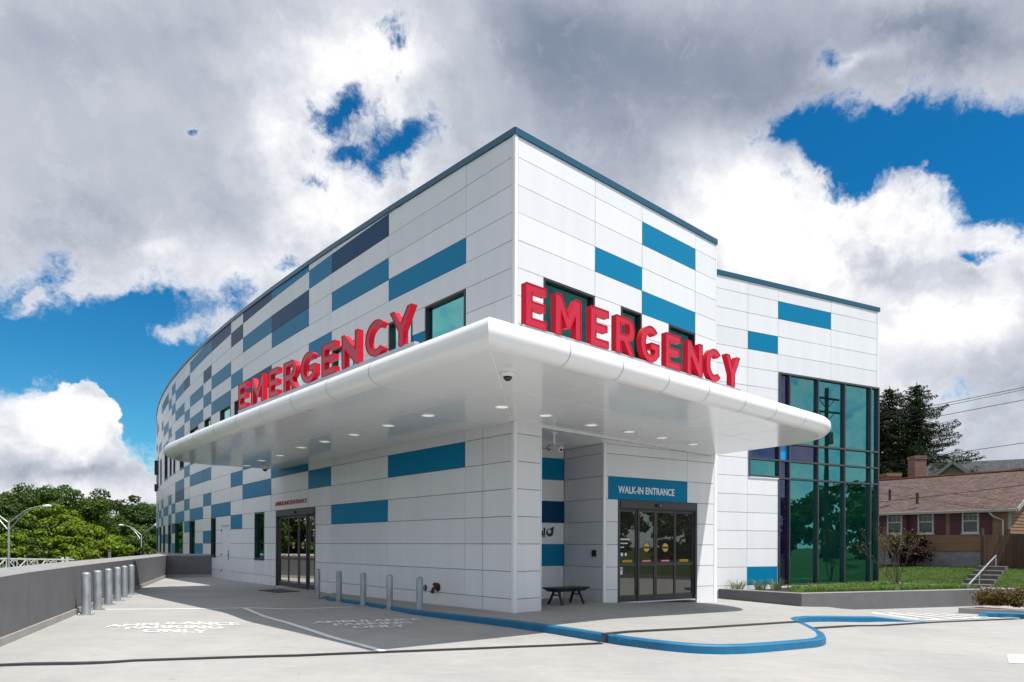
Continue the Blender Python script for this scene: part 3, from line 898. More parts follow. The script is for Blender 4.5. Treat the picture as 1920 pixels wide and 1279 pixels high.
m.fbox(BL, cwm[1] + .3, cwm[2] + .2, 1.7, 2.8, -7.98, -7.9, 3)
m.build('lobby_interior', [INTERIOR, INTDARK, TRIM, BRONZE], hospital)

# ---------------------------------------------------------------- roofs
m = MB()
pts = [EM.pt(em_len, 10.25, -.2), CORNER + Vector((0, .2, 10.25))] + [Vector((q.x, q.y, 10.25)) + SIDE[min(i + 1, len(SIDE) - 1)].n * -.2 for i, q in enumerate(CURVE[1:])]
far = [Vector((CURVE[-1].x + 30, CURVE[-1].y + 8, 10.25)), Vector((BL.pt(-2, 0, -14).x, BL.pt(-2, 0, -14).y, 10.25))]
m.poly([(p.x, p.y) for p in pts + far], lambda x, y, d: Vector((x, y, d)), 10.0, 10.25)
b = [BL.pt(u, 0, w) for u, w in ((-2, -.2), (bl_end - .1, -.2), (bl_end - .1, -12), (-2, -12))]
m.poly([(p.x, p.y) for p in b], lambda x, y, d: Vector((x, y, d)), 9.6, 9.9)
for q, r in zip(far + [CURVE[-1]], far[1:] + []): m.face([Vector((q.x, q.y, -3)), Vector((r.x, r.y, -3)), Vector((r.x, r.y, 10.2)), Vector((q.x, q.y, 10.2))])
m.face([Vector((CURVE[-1].x, CURVE[-1].y, -3)), Vector((far[0].x, far[0].y, -3)), Vector((far[0].x, far[0].y, 10.2)), Vector((CURVE[-1].x, CURVE[-1].y, 10.2))])
m.face([BL.pt(-2, -3, -12), BL.pt(bl_end, -3, -12), BL.pt(bl_end, 10, -12), BL.pt(-2, 10, -12)])
m.build('roof', [SEAMG], hospital)

# ---------------------------------------------------------------- canopy
C0 = at_height(919.5, 655.7, SOF)
DR = EM.u.copy(); DL = SIDE[0].u.copy()
NRo, NLo = EM.n.copy(), SIDE[0].n.copy()
WR = (C0 - CORNER).dot(NRo); WL = (C0 - CORNER).dot(NLo)
C0.z = 0
def t_of(px, py, D): return (at_height(px, py, SOF) - C0).dot(D)
ringR = [t_of(*p, DR) for p in ((1047, 689), (1147, 714), (1228, 737), (1303, 756), (1369, 774), (1432, 788), (1480, 803))]
ringL = [t_of(*p, DL) for p in ((707, 722), (627, 749), (558, 771), (502, 791), (460, 807), (417.6, 822), (389, 837), (363, 847), (339, 858))]
endR, endL = 11.75, 17.2
RC = 1.62                                                # plan radius of the rounded canopy ends
BEND, RBIG = 6.97, 201.8 + 4.0                           # the long arm bends with the curved side
mit = (NRo + NLo) / (1 + NRo.dot(NLo))
def canopy_pt(arm, t, o, z):
    """t along the arm from the corner (None = on the mitre), o outwards from the lower edge of the nose"""
    if t is None: return C0 + mit * o + Vector((0, 0, z))
    if arm == 'R': return C0 + DR * (t + (.33 * min(1.0, max(0.0, -o - RC) / 2.2) if t > endR - .01 else 0)) + NRo * o + Vector((0, 0, z))
    if t < BEND: return C0 + DL * t + NLo * o + Vector((0, 0, z))
    th = (t - BEND) / RBIG
    return C0 + DL * (BEND + (RBIG + o) * math.sin(th)) + NLo * ((RBIG + o) * math.cos(th) - RBIG) + Vector((0, 0, z))
NR_, NZ_ = .24, .215
prof = [(0, SOF)] + [(NR_ * math.cos(R(a)), SOF + NZ_ + NZ_ * math.sin(R(a))) for a in range(-80, 91, 10)] + [(-.55, SOF + 2 * NZ_ + .015)]
canopy = MB()
for arm, end, W in (('R', endR, WR), ('L', endL, WL)):
    def turn(ph, o, z):
        s = max(0.0, RC + o); return canopy_pt(arm, end - RC + s * math.sin(R(ph)), -RC + s * math.cos(R(ph)), z)
    for (o0, z0), (o1, z1) in zip(prof, prof[1:]):
        ts = [None] + [1.0 * k for k in range(1, int(end - RC))] + [end - RC]
        for ta, tb in zip(ts, ts[1:]): canopy.face([canopy_pt(arm, ta, o0, z0), canopy_pt(arm, tb, o0, z0), canopy_pt(arm, tb, o1, z1), canopy_pt(arm, ta, o1, z1)], 0)
        for q0 in range(0, 90, 9): canopy.face([turn(q0, o0, z0), turn(q0 + 9, o0, z0), turn(q0 + 9, o1, z1), turn(q0, o1, z1)], 0)
    canopy.face([turn(90, o, z) for o, z in prof], 0)
    # deck on top, closed end and top back to the wall
    zt = SOF + 2 * NZ_ + .015
    ts = [None] + [5.0 + k for k in range(0, int(end - RC - 5))] + [end - RC]
    for ta, tb in zip(ts, ts[1:]): canopy.face([canopy_pt(arm, ta, -.55, zt), canopy_pt(arm, tb, -.55, zt), canopy_pt(arm, tb, -W, zt + .02), canopy_pt(arm, ta, -W, zt + .02)], 1)
    canopy.face([turn(h, -.55, zt) for h in range(0, 91, 10)] + [canopy_pt(arm, end, -W, zt + .02), canopy_pt(arm, end - RC, -W, zt + .02)], 1)
    canopy.face([canopy_pt(arm, end, -RC, SOF), canopy_pt(arm, end, -RC, zt), canopy_pt(arm, end, -W, zt + .02), canopy_pt(arm, end, -W, SOF)], 0)
cano = canopy.build('canopy', [NOSE, SEAMG], hospital, smooth=35)
# soffit panels
sof = MB()
def soffit_cell(pts):
    c = sum(pts, Vector((0, 0, 0))) / len(pts)
    g = []
    for p in pts:
        d = c - p; g.append(p + d.normalized() * .013)
    sof.face([Vector((p.x, p.y, SOF)) for p in g], 0)
    sof.face([Vector((p.x, p.y, SOF + .0012)) for p in pts], 1)
o_steps = [0.0, 1.68]
for arm, rings, end, W in (('R', ringR, endR, WR), ('L', ringL, endL, WL)):
    os_ = o_steps + [W]
    step = rings[1] - rings[0]
    for a, b in zip(os_, os_[1:]):
        ts = [t for t in rings if t > b + .25 and t < end - RC + .05]
        for k in range(len(ts) + 1):
            lo = None if k == 0 else ts[k - 1]; hi = ts[k] if k < len(ts) else end
            cellp = [canopy_pt(arm, lo, -a, 0), canopy_pt(arm, hi, -a, 0), canopy_pt(arm, hi, -b, 0), canopy_pt(arm, lo, -b, 0)]
            if a == 0 and k == len(ts): cellp[1:2] = [canopy_pt(arm, end - RC + RC * math.sin(R(h)), -RC + RC * math.cos(R(h)), 0) for h in range(0, 91, 10)]
            soffit_cell(cellp)
# ceiling carried on into the recess
q = [EM.pt(pier_w, 0), EM.pt(em_len, 0), A.copy(), C.copy(), BW.pt(3.2, 0)]
for tri in ([EM.pt(pier_w * .3, 0, -.02), EM.pt(2.9, 0), A + DW.u * 0, C.copy(), BW.pt(1.9, 0)], [EM.pt(2.9, 0), EM.pt(5.4, 0), DW.pt(1.85, 0), A.copy()],
            [EM.pt(5.4, 0), EM.pt(em_len + .1, 0), EM.pt(em_len + .1, 0, -.25), DW.pt(1.85, 0)], [EM.pt(pier_w * .3, 0, -.02), BW.pt(1.9, 0), BW.pt(3.2, 0)]):
    soffit_cell([Vector((p.x, p.y, 0)) for p in tri])
sof.build('soffit', [SOFFIT, SEAMW], cano)
# joints of the nose
j = MB()
for arm, rings in (('R', ringR), ('L', ringL)):
    for t in rings:
        for (o0, z0), (o1, z1) in zip(prof[:-1], prof[1:-1]):
            f = lambda o, z, dt: canopy_pt(arm, t + dt, o * 1.006 + .0015, z + (.002 if z > SOF + NZ_ else -.002))
            j.face([f(o0, z0, -.007), f(o0, z0, .007), f(o1, z1, .007), f(o1, z1, -.007)])
j.build('nose_joint', [SEAMG], cano)

# ================================================================== GROUND, PAVEMENT, KERBS, MARKINGS
WA = on_ground(0, 1210); WB = on_ground(286.4, 1092.6); wdir = (WB - WA); wdir.z = 0; wdir.normalize()
wn = Vector((wdir.y, -wdir.x, 0))                         # points from the parapet to the drive
def wall_x(y): return WA.x + wdir.x / wdir.y * (y - WA.y)

def grid_mesh(name, ys, xs_fn, zfn, mats, kind='structure'):
    m = MB(); rows = []
    for y in ys:
        k = len(m.v); xs = xs_fn(y)
        m.v.extend((x, y, zfn(x, y)) for x in xs); rows.append((k, len(xs)))
    for (a, n), (b, _) in zip(rows, rows[1:]):
        for i in range(n - 1): m.f.append((a + i, a + i + 1, b + i + 1, b + i)); m.m.append(0)
    o = m.build(name, mats); tag(o, kind=kind); return o
def deck_xs(y):
    l = wall_x(y) - .25
    base = [-8, -7, -6.4, -6.2, -6, -5.8, -5.6, -5.4, -5.2, -5, -4.6, -4.3, -4, -3.75, -3.5, -3.25, -3, -2.75, -2.5, -2.25, -2, -1.75, -1.5, -1.25, -1, -.75, -.5, -.25, 0, .25, .5, .75, 1, 1.5, 2, 4, 6, 7, 8, 9, 10, 12, 14, 18, 24]
    pos = [l + (24 - l) * (b + 8) / 32 if y < -5 else max(l + .001 * i, b) for i, b in enumerate(base)]
    pos[0] = l
    return pos
deck = grid_mesh('driveway', [-20, -12, -6, -2] + [2 + i for i in range(0, 29)] + [32, 36, 40, 45, 50], deck_xs, road_z, [DECK])
street = grid_mesh('street', [-60, -30, 0, 20, 45], lambda y: [23.9, 24, 27, 30, 34], lambda x, y: road_z(x, y) - .02, [ASPHALT])
m = MB()
m.face([(-2500, -2500, -7.2), (2500, -2500, -7.2), (2500, 2500, -7.2), (-2500, 2500, -7.2)])
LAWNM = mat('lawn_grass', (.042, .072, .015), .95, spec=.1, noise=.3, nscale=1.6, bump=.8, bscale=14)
o = m.build('ground', [mat('rough_ground', (.045, .065, .022), .95, spec=.1, noise=.3, nscale=.25)]); tag(o, kind='structure')

# pavement
top_px = [(611, 1120.5), (642, 1124.5), (674.5, 1129), (780, 1145.6), (870, 1160), (960, 1163.75 + 1), (1045, 1176.2), (1135, 1190), (1172, 1195.5), (1210, 1200.2), (1247, 1204.5), (1285, 1208),
          (1322, 1210.2), (1360, 1211), (1400, 1210), (1440, 1207.5), (1490, 1203.3), (1530, 1199.8), (1543, 1197.5), (1549, 1193.5), (1545, 1186.5), (1530.5, 1178), (1516.5, 1171.5), (1502, 1165), (1494, 1160.8)]
KP = [on_ground(px, py, walk_z) for px, py in top_px] + [Vector((x, y, 0)) for x, y in ((6.85, 16.25), (7.3, 16.7), (8.0, 17.05), (8.8, 17.3), (9.3, 17.45), (9.8, 17.5), (10.2, 17.5), (10.6, 17.42))]
KP[4] = (KP[3] + KP[5]) / 2; KP[1] = (KP[0] + KP[2]) / 2
def offset_line(P, d):
    out = []
    for i, p in enumerate(P):
        t = (P[min(i + 1, len(P) - 1)] - P[max(i - 1, 0)]); t.z = 0; t.normalize()
        n = Vector((-t.y, t.x, 0))          # left of travel = pavement side
        out.append(p + n * d)
    return out
KI = offset_line(KP, .15)
kerb = MB()
sm = lambda p, z: Vector((p.x, p.y, z))
for i in range(len(KP) - 1):
    a, b, c, d = KP[i], KP[i + 1], KI[i + 1], KI[i]
    a2, b2 = a + (d - a).normalized() * .025, b + (c - b).normalized() * .025
    za, zb_ = walk_z(a.x, a.y) + .006, walk_z(b.x, b.y) + .006
    kerb.face([sm(a2, za), sm(b2, zb_), sm(c, zb_), sm(d, za)])
    kerb.face([sm(a, za - .022), sm(b, zb_ - .022), sm(b2, zb_), sm(a2, za)])
    kerb.face([sm(a, road_z(a.x, a.y) - .03), sm(b, road_z(b.x, b.y) - .03), sm(b, zb_ - .022), sm(a, za - .022)])
a, d = KP[0], KI[0]
kerb.face([sm(a, road_z(a.x, a.y) - .03), sm(a, walk_z(a.x, a.y)), sm(d, walk_z(d.x, d.y)), sm(d, road_z(d.x, d.y) - .03)])
for i in (2, 3, 5, 9, 13, 17, 27):                         # saw cuts across the kerb
    a, d = KP[i].lerp(KP[i + 1], .5), KI[i].lerp(KI[i + 1], .5); t_ = (KP[i + 1] - KP[i]); t_.z = 0; t_.normalize(); o_ = (a - d); o_.z = 0; o_.normalize()
    za = walk_z(a.x, a.y) + .0085; h_ = t_ * .006
    kerb.face([sm(a - h_ + o_ * -.02, za), sm(a + h_ + o_ * -.02, za), sm(d + h_, za), sm(d - h_, za)], 1)
    b_ = a + o_ * .003; kerb.face([sm(b_ - h_, road_z(a.x, a.y)), sm(b_ + h_, road_z(a.x, a.y)), sm(b_ + h_, za - .03), sm(b_ - h_, za - .03)], 1)
o = kerb.build('kerb', [BLUEKERB, SEAM], smooth=22); tag(o, 'long blue painted kerb curving round the pavement in front of the entrance', 'kerb')

outline = [(p.x, p.y) for p in KI]
back = [(11.0, 18.6), (11.2, 21.5), (9.8, 23.5), (6.0, 24.5), (1.0, 21.0), (-3, 20), (-5.6, 22.2), (KI[0].x - .45, KI[0].y + .95)]
outline = outline + back
m = MB(); m.poly(outline, lambda x, y, d: Vector((x, y, 0)), None, 0)
pv = m.build('pavement', [WALK]); tag(pv, kind='structure')
bm = bmesh.new()
bm.faces.new([bm.verts.new((x, y, 0)) for x, y in outline])
bm.normal_update()
bmesh.ops.triangulate(bm, faces=bm.faces[:], ngon_method='EAR_CLIP')
def slice_at(co, no):
    bmesh.ops.bisect_plane(bm, geom=bm.verts[:] + bm.edges[:] + bm.faces[:], dist=1e-5, plane_co=co, plane_no=no)
for k in range(-12, 24): slice_at((k * .5, 0, 0), (1, 0, 0))
for k in range(16, 50, 2): slice_at((0, k * .5 + .013, 0), (0, 1, 0))
bmesh.ops.triangulate(bm, faces=bm.faces[:])
for v in bm.verts: v.co.z = walk_z(v.co.x, v.co.y)
for f in bm.faces:
    f.normal_update()
    if f.normal.z < 0: f.normal_flip()
bm.to_mesh(pv.data); bm.free(); pv.data.update()

def strip(px_pts, half, fn, lift, name, mats, label=None, cat=None, kind='structure', jag=0.0, world=False):
    P = px_pts if world else [on_ground(px, py, fn) for px, py in px_pts]
    Q = [P[0]]
    for a, b in zip(P, P[1:]):
        n = max(1, int((b - a).length / .25))
        Q += [a.lerp(b, (k + 1) / n) for k in range(n)]
    m = MB(); r = random.Random(5)
    L, Rr = offset_line(Q, half), offset_line(Q, -half)
    for i in range(len(Q) - 1):
        q = [L[i], L[i + 1], Rr[i + 1], Rr[i]]
        m.face([Vector((p.x, p.y, fn(p.x, p.y) + lift)) for p in q])
    o = m.build(name, mats); tag(o, label, cat, kind=kind); return o
JD = mat('dark_joint_filler', (.012, .012, .013), .7); JL = mat('joint_seal', (.05, .05, .055), .5)
j1 = [(0, 1247.5), (250, 1239), (560, 1229.5), (960, 1213.5), (1128, 1206.5)]
strip([(-500, 1264)] + j1, .10, road_z, .006, 'expansion_joint', [JD]); strip([(-500, 1264)] + j1, .022, road_z, .011, 'expansion_joint', [JL])
j2 = [(1142, 1188.3), (1300, 1178.5), (1440, 1169.5), (1498, 1165.8)]
strip(j2, .11, walk_z, .006, 'expansion_joint', [JD]); strip(j2, .022, walk_z, .011, 'expansion_joint', [JL])
j3 = [(1519, 1178.5), (1600, 1173.6), (1750, 1167), (1920, 1160), (2100, 1153)]
strip(j3, .12, road_z, .006, 'expansion_joint', [JD]); strip(j3, .022, road_z, .011, 'expansion_joint', [JL])
kj = on_ground(1139, 1190, walk_z); m = MB()
m.box((kj.x - .012, kj.y - .02, walk_z(kj.x, kj.y) - .055), (.05, .05, .13), 0, R(-40)); m.box((kj.x + .02, kj.y + .07, walk_z(kj.x, kj.y) + .008), (.24, .06, .008), 0, R(8))
o = m.build('expansion_joint', [RUST]); tag(o, kind='structure')
# pavement scoring
for pts in ([(1300, 1128), (1452, 1146), (1500, 1158)], [(1120, 1150), (1210, 1199)]):
    pass

strip([(197, 1143), (353, 1142), (456, 1140.2), (662.5, 1138.2)], .065, road_z, .005, 'parking_line_marking', [PAINT])
strip([(456, 1140.2), (540, 1168.8), (620, 1195), (719, 1221.6)], .06, road_z, .009, 'parking_line_marking', [PAINT])
def ground_text(lines, c, ang, size, sx):
    u = Vector((math.cos(R(ang)), math.sin(R(ang)), 0)); v = Vector((-u.y, u.x, 0))
    for i, s in enumerate(lines):
        m = MB()
        def place(x, y, d, i=i):
            p = c + u * x + v * (y - i * size * 1.42)
            return Vector((p.x, p.y, road_z(p.x, p.y) + .007))
        text_faces(m, s, lambda x, y, d: place(x - .014, y, d), size * 1.4, .0, sx=sx)
        text_faces(m, s, lambda x, y, d: place(x + .014, y + .012, d) + Vector((0, 0, .002)), size * 1.4, .0, sx=sx)
        o = m.build('parking_text_marking', [PAINT]); tag(o, kind='structure')
ta, tb = on_ground(203, 1176.5), on_ground(445, 1172.5)
ground_text(['AMBULANCE', 'PARKING', 'ONLY'], (ta + tb) / 2, math.degrees(math.atan2(tb.y - ta.y, tb.x - ta.x)), .36, (tb - ta).length / 2.83)
ta, tb = on_ground(593.6, 1169.5), on_ground(788, 1163.5)
ground_text(['AMBULANCE', 'PARKING', 'ONLY'], (ta + tb) / 2, math.degrees(math.atan2(tb.y - ta.y, tb.x - ta.x)), .36, (tb - ta).length / 2.83)
# hatched ramp and arrow
for k in range(6):
    x0 = 1634 + k * 33
    strip([(x0, 1149.0 + k * .6), (x0 + 88 + k * 5, 1161.8 - k * .35)], .06, road_z, .010, 'hatch_marking', [PAINT])
strip([(1735, 1163.6), (1800, 1161), (1850, 1157.5)], .05, road_z, .014, 'hatch_marking', [PAINT])
m = MB(); P = [on_ground(*p) for p in ((1888, 1227.7), (1892, 1243.8), (1960, 1246), (2010, 1250), (2060, 1240), (2000, 1226), (1950, 1230))]
m.face([p + Vector((0, 0, .008)) for p in P]); o = m.build('arrow_marking', [PAINT]); tag(o, kind='structure')

# ================================================================== PARAPET
PH0, PH1, PT = 1.03, 1.10, .32
par = empty('parapet_wall', WA, 'low grey stucco parapet wall along the left edge of the drive', 'wall')
L2 = WB + wdir * 5.2
def par_piece(a, b, n, name='wall_panel', end_gap=.008, mats=None):
    t = (b - a); ln = t.length; t.normalize(); a = a + t * end_gap; b = b - t * end_gap
    m = MB()
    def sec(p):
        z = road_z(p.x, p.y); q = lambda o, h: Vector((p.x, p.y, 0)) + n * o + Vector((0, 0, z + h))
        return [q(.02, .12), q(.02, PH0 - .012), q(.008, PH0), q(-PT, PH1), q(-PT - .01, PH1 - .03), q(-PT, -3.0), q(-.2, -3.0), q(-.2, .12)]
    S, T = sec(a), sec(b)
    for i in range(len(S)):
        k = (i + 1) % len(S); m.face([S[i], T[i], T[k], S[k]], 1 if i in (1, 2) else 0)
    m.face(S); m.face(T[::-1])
    m.build(name, [STUCCO, STUCCO_LIT], par)
jl = [-30] + [((on_ground(px, 1100 + (300 - px) * .37) - WA).dot(wdir)) for px in ()]
def along_px(px):
    x, y = unroll(px, 1100); k = x / FOCAL
    return (k * WA.y - WA.x) / (wdir.x - k * wdir.y)
cuts = [-30, -24, -18, -12, -6, along_px(52.5), along_px(143.5), along_px(200), along_px(251), (L2 - WA).dot(wdir)]
for s, e in zip(cuts, cuts[1:]): par_piece(WA + wdir * s, WA + wdir * e, wn)
L3 = on_ground(381.5, 1082); d3 = (L3 - L2); d3.z = 0; d3.normalize(); n3 = Vector((d3.y, -d3.x, 0))
if n3.dot(-L2) < 0: n3 = -n3
par_piece(L2 - d3 * .0, L3 + d3 * 1.6, n3)
m = MB()
for a, b, n in ((WA - wdir * 30, L2, wn), (L2, L3 + d3 * 1.6, n3)):
    for q0, q1 in ((a, b),):
        k = int((q1 - q0).length / 2) + 1
        for i in range(k):
            p, q = q0.lerp(q1, i / k), q0.lerp(q1, (i + 1) / k)
            zp, zq = road_z(p.x, p.y), road_z(q.x, q.y)
            h = [Vector((p.x, p.y, zp - .1)) + n * .06, Vector((q.x, q.y, zq - .1)) + n * .06, Vector((q.x, q.y, zq - .1)) - n * .19, Vector((p.x, p.y, zp - .1)) - n * .19]
            m.hexa(h + [v + Vector((0, 0, .219)) for v in h])
m.build('plinth', [PLINTH], par)

# ================================================================== BOLLARDS
def make_bollard(h, r, loc):
    root = empty('bollard', loc)
    m = MB(); m.lathe((loc.x, loc.y, loc.z), [(r, .012), (r, h - r * .55)] + [(r * math.cos(R(a)), h - r * .55 + r * .55 * math.sin(R(a))) for a in range(12, 90, 13)] + [(.001, h)], 28)
    m.build('post', [STEEL], root, smooth=40)
    m = MB(); m.box((loc.x, loc.y, loc.z + .008), (.30, .30, .016), 0, R(25))
    m.build('base_plate', [STEEL], root)
    for a in range(4):
        an = R(25 + 45 + 90 * a); m = MB()
        m.lathe((loc.x + .165 * math.cos(an), loc.y + .165 * math.sin(an), loc.z + .014), [(.017, 0), (.017, .018), (.008, .03)], 6)
        m.build('anchor_bolt', [STEEL], root)
    return root
ordw = ['first', 'second', 'third', 'fourth', 'fifth', 'sixth', 'seventh', 'eighth', 'ninth', 'tenth', 'eleventh', 'twelfth', 'thirteenth', 'fourteenth', 'fifteenth', 'sixteenth']
b0 = None
for i, (px, py) in enumerate([(161.4, 1152.5), (183, 1143.3), (203, 1134.2), (219.8, 1126.8), (233, 1120.4), (245.9, 1114.8)]):
    p = on_ground(px, py)
    if b0 is None: b0 = make_bollard(.90, .086, p); c = b0
    else: c = copy_tree(b0); c.location = p
    c.rotation_euler.z = R(7 * i)
    tag(c, 'steel bollard beside the grey parapet, %s of six counting from the nearest' % ordw[i], 'bollard', 'bollards along the grey parapet')
b0 = None
for i, (px, py) in enumerate([(786.5, 1151.5), (730.3, 1143.9), (681, 1136.4), (635.6, 1129), (595.2, 1121.7)]):
    p = on_ground(px, py)
    if b0 is None: b0 = make_bollard(.86, .078, p); c = b0
    else: c = copy_tree(b0); c.location = p
    c.rotation_euler.z = R(-11 * i)
    tag(c, 'weathered steel bollard before the blue kerb, %s of five counting from the nearest' % ordw[i], 'bollard', 'bollards in front of the blue kerb')

# ================================================================== EMERGENCY SIGNS
ST = .205
def arc(cx, cy, rx, ry, a0, a1, n=16): return [(cx + rx * math.cos(R(a0 + (a1 - a0) * i / n)), cy + ry * math.sin(R(a0 + (a1 - a0) * i / n))) for i in range(n + 1)]
def letter(ch, w, s):
    """outline and holes of a bold capital, one unit high and w wide, stroke s"""
    t = ST * .92
    if ch == 'E': return [(0, 0), (w, 0), (w, t), (s, t), (s, .5 - t * .48), (w * .92, .5 - t * .48), (w * .92, .5 + t * .48), (s, .5 + t * .48), (s, 1 - t), (w, 1 - t), (w, 1), (0, 1)], []
    if ch == 'M':
        k = s * .95
        return [(0, 0), (k, 0), (k, .60), (w / 2 - k * .34, .22), (w / 2 + k * .34, .22), (w - k, .60), (w - k, 0), (w, 0), (w, 1), (w - k, 1), (w / 2, .50), (k, 1), (0, 1)], []
    if ch == 'N':
        return [(0, 0), (s * .96, 0), (s * .96, .56), (w - s * .86, 0), (w, 0), (w, 1), (w - s * .96, 1), (w - s * .96, .44), (s * .86, 1), (0, 1)], []
    if ch == 'Y':
        k = s * 1.08
        return [(w / 2 - k / 2, 0), (w / 2 + k / 2, 0), (w / 2 + k / 2, .40), (w, 1), (w - k, 1), (w / 2, .60), (k, 1), (0, 1), (w / 2 - k / 2, .40)], []
    if ch == 'R':
        r = .315
        out = [(0, 0), (s, 0), (s, .345), (w * .43, .345), (w - s * 1.1, 0), (w, 0), (w * .70, .375)] + arc(w - .33 * w / .5 * .5 - 0, 1 - r, .33 * w / .5 * .5, r, -55, 90, 12) + [(0, 1)]
        hole = [(s, .54), (w * .56, .54)] + arc(w * .60, 1 - r + .01, w * .15, r - t * .75, -80, 80, 8) + [(w * .56, 1 - t * .86), (s, 1 - t * .86)]
        return out, [hole]
    if ch in 'CG':
        o = .012
        rx, ry = w / 2 * 1.03, .5 + o; ix, iy = rx - s, ry - t
        if ch == 'C':
            return arc(rx, .5, rx, ry, 44, 316, 26) + arc(rx, .5, ix, iy, 310, 50, 22), []
        p = arc(rx, .5, rx, ry, 46, 318, 26)
        return p + [(w * .985, .22), (w * .985, .55), (w * .53, .55), (w * .53, .55 - t * .95), (w * .985 - s, .55 - t * .95), (w * .985 - s, .5 - iy * .72)] + arc(rx, .5, ix, iy, 302, 52, 22), []
def emergency_sign(F, spans, v0, h, label, depth):
    u = [tuple(sorted((F.col(a, y), F.col(b, y)))) for a, b, y in spans]
    rev = u[0][0] > u[-1][0]                       # letters run against u on the left-hand face
    cen = F.pt((u[0][0] + u[-1][1]) / 2, v0 - .17, -depth / 2)
    root = empty('emergency_sign', cen, label, 'sign', 'EMERGENCY signs on the canopy')
    for ch, (a, b) in zip('EMERGENCY', u):
        w = (b - a) / h
        out, holes = letter(ch, w, min(ST, w * .36))
        place = (lambda x, y, d, a=a, b=b: F.pt((b - x * h) if rev else (a + x * h), v0 + y * h, d))
        m = MB()
        # returns, then a face set slightly back inside its trim edge
        m.poly(out, place, -depth, 0, holes, 0, 1)
        for L in [out] + holes:                    # retaining rim round the face
            for i in range(len(L)):
                p, q = place(*L[i], .004), place(*L[(i + 1) % len(L)], .004)
                if (q - p).length > 1e-3: m.bar(p, q, .011, .011, 1, F.n)
        m.build('letter', [RED, REDS], root)
    lo, hi = min(x[0] for x in u) - .06, max(x[1] for x in u) + .06
    m = MB(); m.fbox(F, lo, hi, v0 - .125, v0 - .006, -depth * .95, -depth * .05, 0, .004)
    m.build('rail', [GALV], root)
    n = 6
    for k in range(n):
        uu = lo + .3 + (hi - lo - .6) * k / (n - 1); m = MB()
        m.fbox(F, uu - .05, uu + .05, SOF + 2 * NZ_ + .005, v0 - .126, -depth * .8, -depth * .2); m.fbox(F, uu - .09, uu + .09, SOF + 2 * NZ_ + .002, SOF + 2 * NZ_ + .02, -depth, .02)
        m.build('bracket', [GALV], root)
LS = Frame(C0 - NLo * .50, -41.73); RS = Frame(C0 - NRo * .50, 47.92)
lsp = [(447.3, 461.8, 755), (471.4, 494.0, 735), (504, 521.5, 725), (532, 555.5, 715), (564, 592, 700), (603.4, 628.5, 690), (641, 672, 670), (685.5, 724, 640), (731.6, 773, 610)]
rsp = [(986, 1024.5, 570), (1042, 1089, 590), (1108, 1141, 610), (1155, 1189.5, 630), (1202, 1236.5, 650), (1248.6, 1276, 650), (1289, 1317, 665), (1324.5, 1353.5, 680), (1361, 1387, 695)]
lb = sum(LS.row(*p) for p in ((447.5, 769), (504, 746.5), (603.4, 706.5), (641, 692.6), (752, 648.6))) / 5
rb = sum(RS.row(*p) for p in ((989, 608), (1042, 622), (1250, 689), (1371, 725))) / 4
hl = sum(LS.row(a, b) - LS.row(a, c) for a, b, c in ((447.5, 723.5, 769), (504, 696, 746.5), (603.4, 647.7, 706.5), (641, 630.3, 692.6))) / 4
hr = sum(RS.row(a, b) - RS.row(a, c) for a, b, c in ((989, 526.6, 608), (1042, 548.5, 622), (1250, 625, 689))) / 3
print('SIGN', lb, rb, hl, hr)
emergency_sign(LS, lsp, lb, hl, 'red EMERGENCY letters on the canopy edge above the ambulance doors', .11)
emergency_sign(RS, rsp, rb, hr, 'red EMERGENCY letters on the canopy edge above the walk-in doors', .11)

# ================================================================== OTHER SIGNS ON THE WALLS
F = SIDE[4]
m = MB(); ua, ub = F.col(576.3, 935), F.col(516.8, 942); vm = F.row(546, 941)
w = text_faces(MB(), 'AMBULANCE ENTRANCE', lambda x, y, d: Vector((x, y, d)), .2, .005)
s = (ub - ua) / (w[1] - w[0])
ls_ = empty('lettering_sign', F.pt((ua + ub) / 2, vm, 0), 'small red AMBULANCE ENTRANCE lettering on the wall over the sliding doors', 'sign')
vb_ = F.row(546, 945.5)
for word, x0, al in (('AMBULANCE', ub, 'LEFT'), ('ENTRANCE', ua, 'RIGHT')):
    m = MB(); text_faces(m, word, lambda x, y, d, x0=x0: F.pt(x0 - x * s, vb_ + y, d), .205, .0035, align=al, d0=.002, d1=.018); m.build('lettering', [RED], ls_)
a, b = DW.col(1140.5, 925), DW.col(1288.5, 925)
sg = empty('entrance_sign', DW.pt((a + b) / 2, 2.75, 0), 'teal WALK-IN ENTRANCE sign with white letters above the sliding doors', 'sign')
m = MB(); m.fbox(DW, a + .004, b - .004, 2.752, 3.349, -.02, .012, 0, .003); m.build('panel', [TEAL], sg)
m = MB(); ta_, tb_ = DW.col(1158.5, 920), DW.col(1264, 924)
w = text_faces(MB(), 'WALK-IN ENTRANCE', lambda x, y, d: Vector((x, y, d)), .27, .008)
s = (tb_ - ta_) / (w[1] - w[0]); v0 = DW.row(1211, 927)
text_faces(m, 'WALK-IN ENTRANCE', lambda x, y, d: DW.pt((ta_ + tb_) / 2 + x * s, v0 + y, d), .27, .0045, d0=.012, d1=.02)
m.build('lettering', [CHALK], sg)
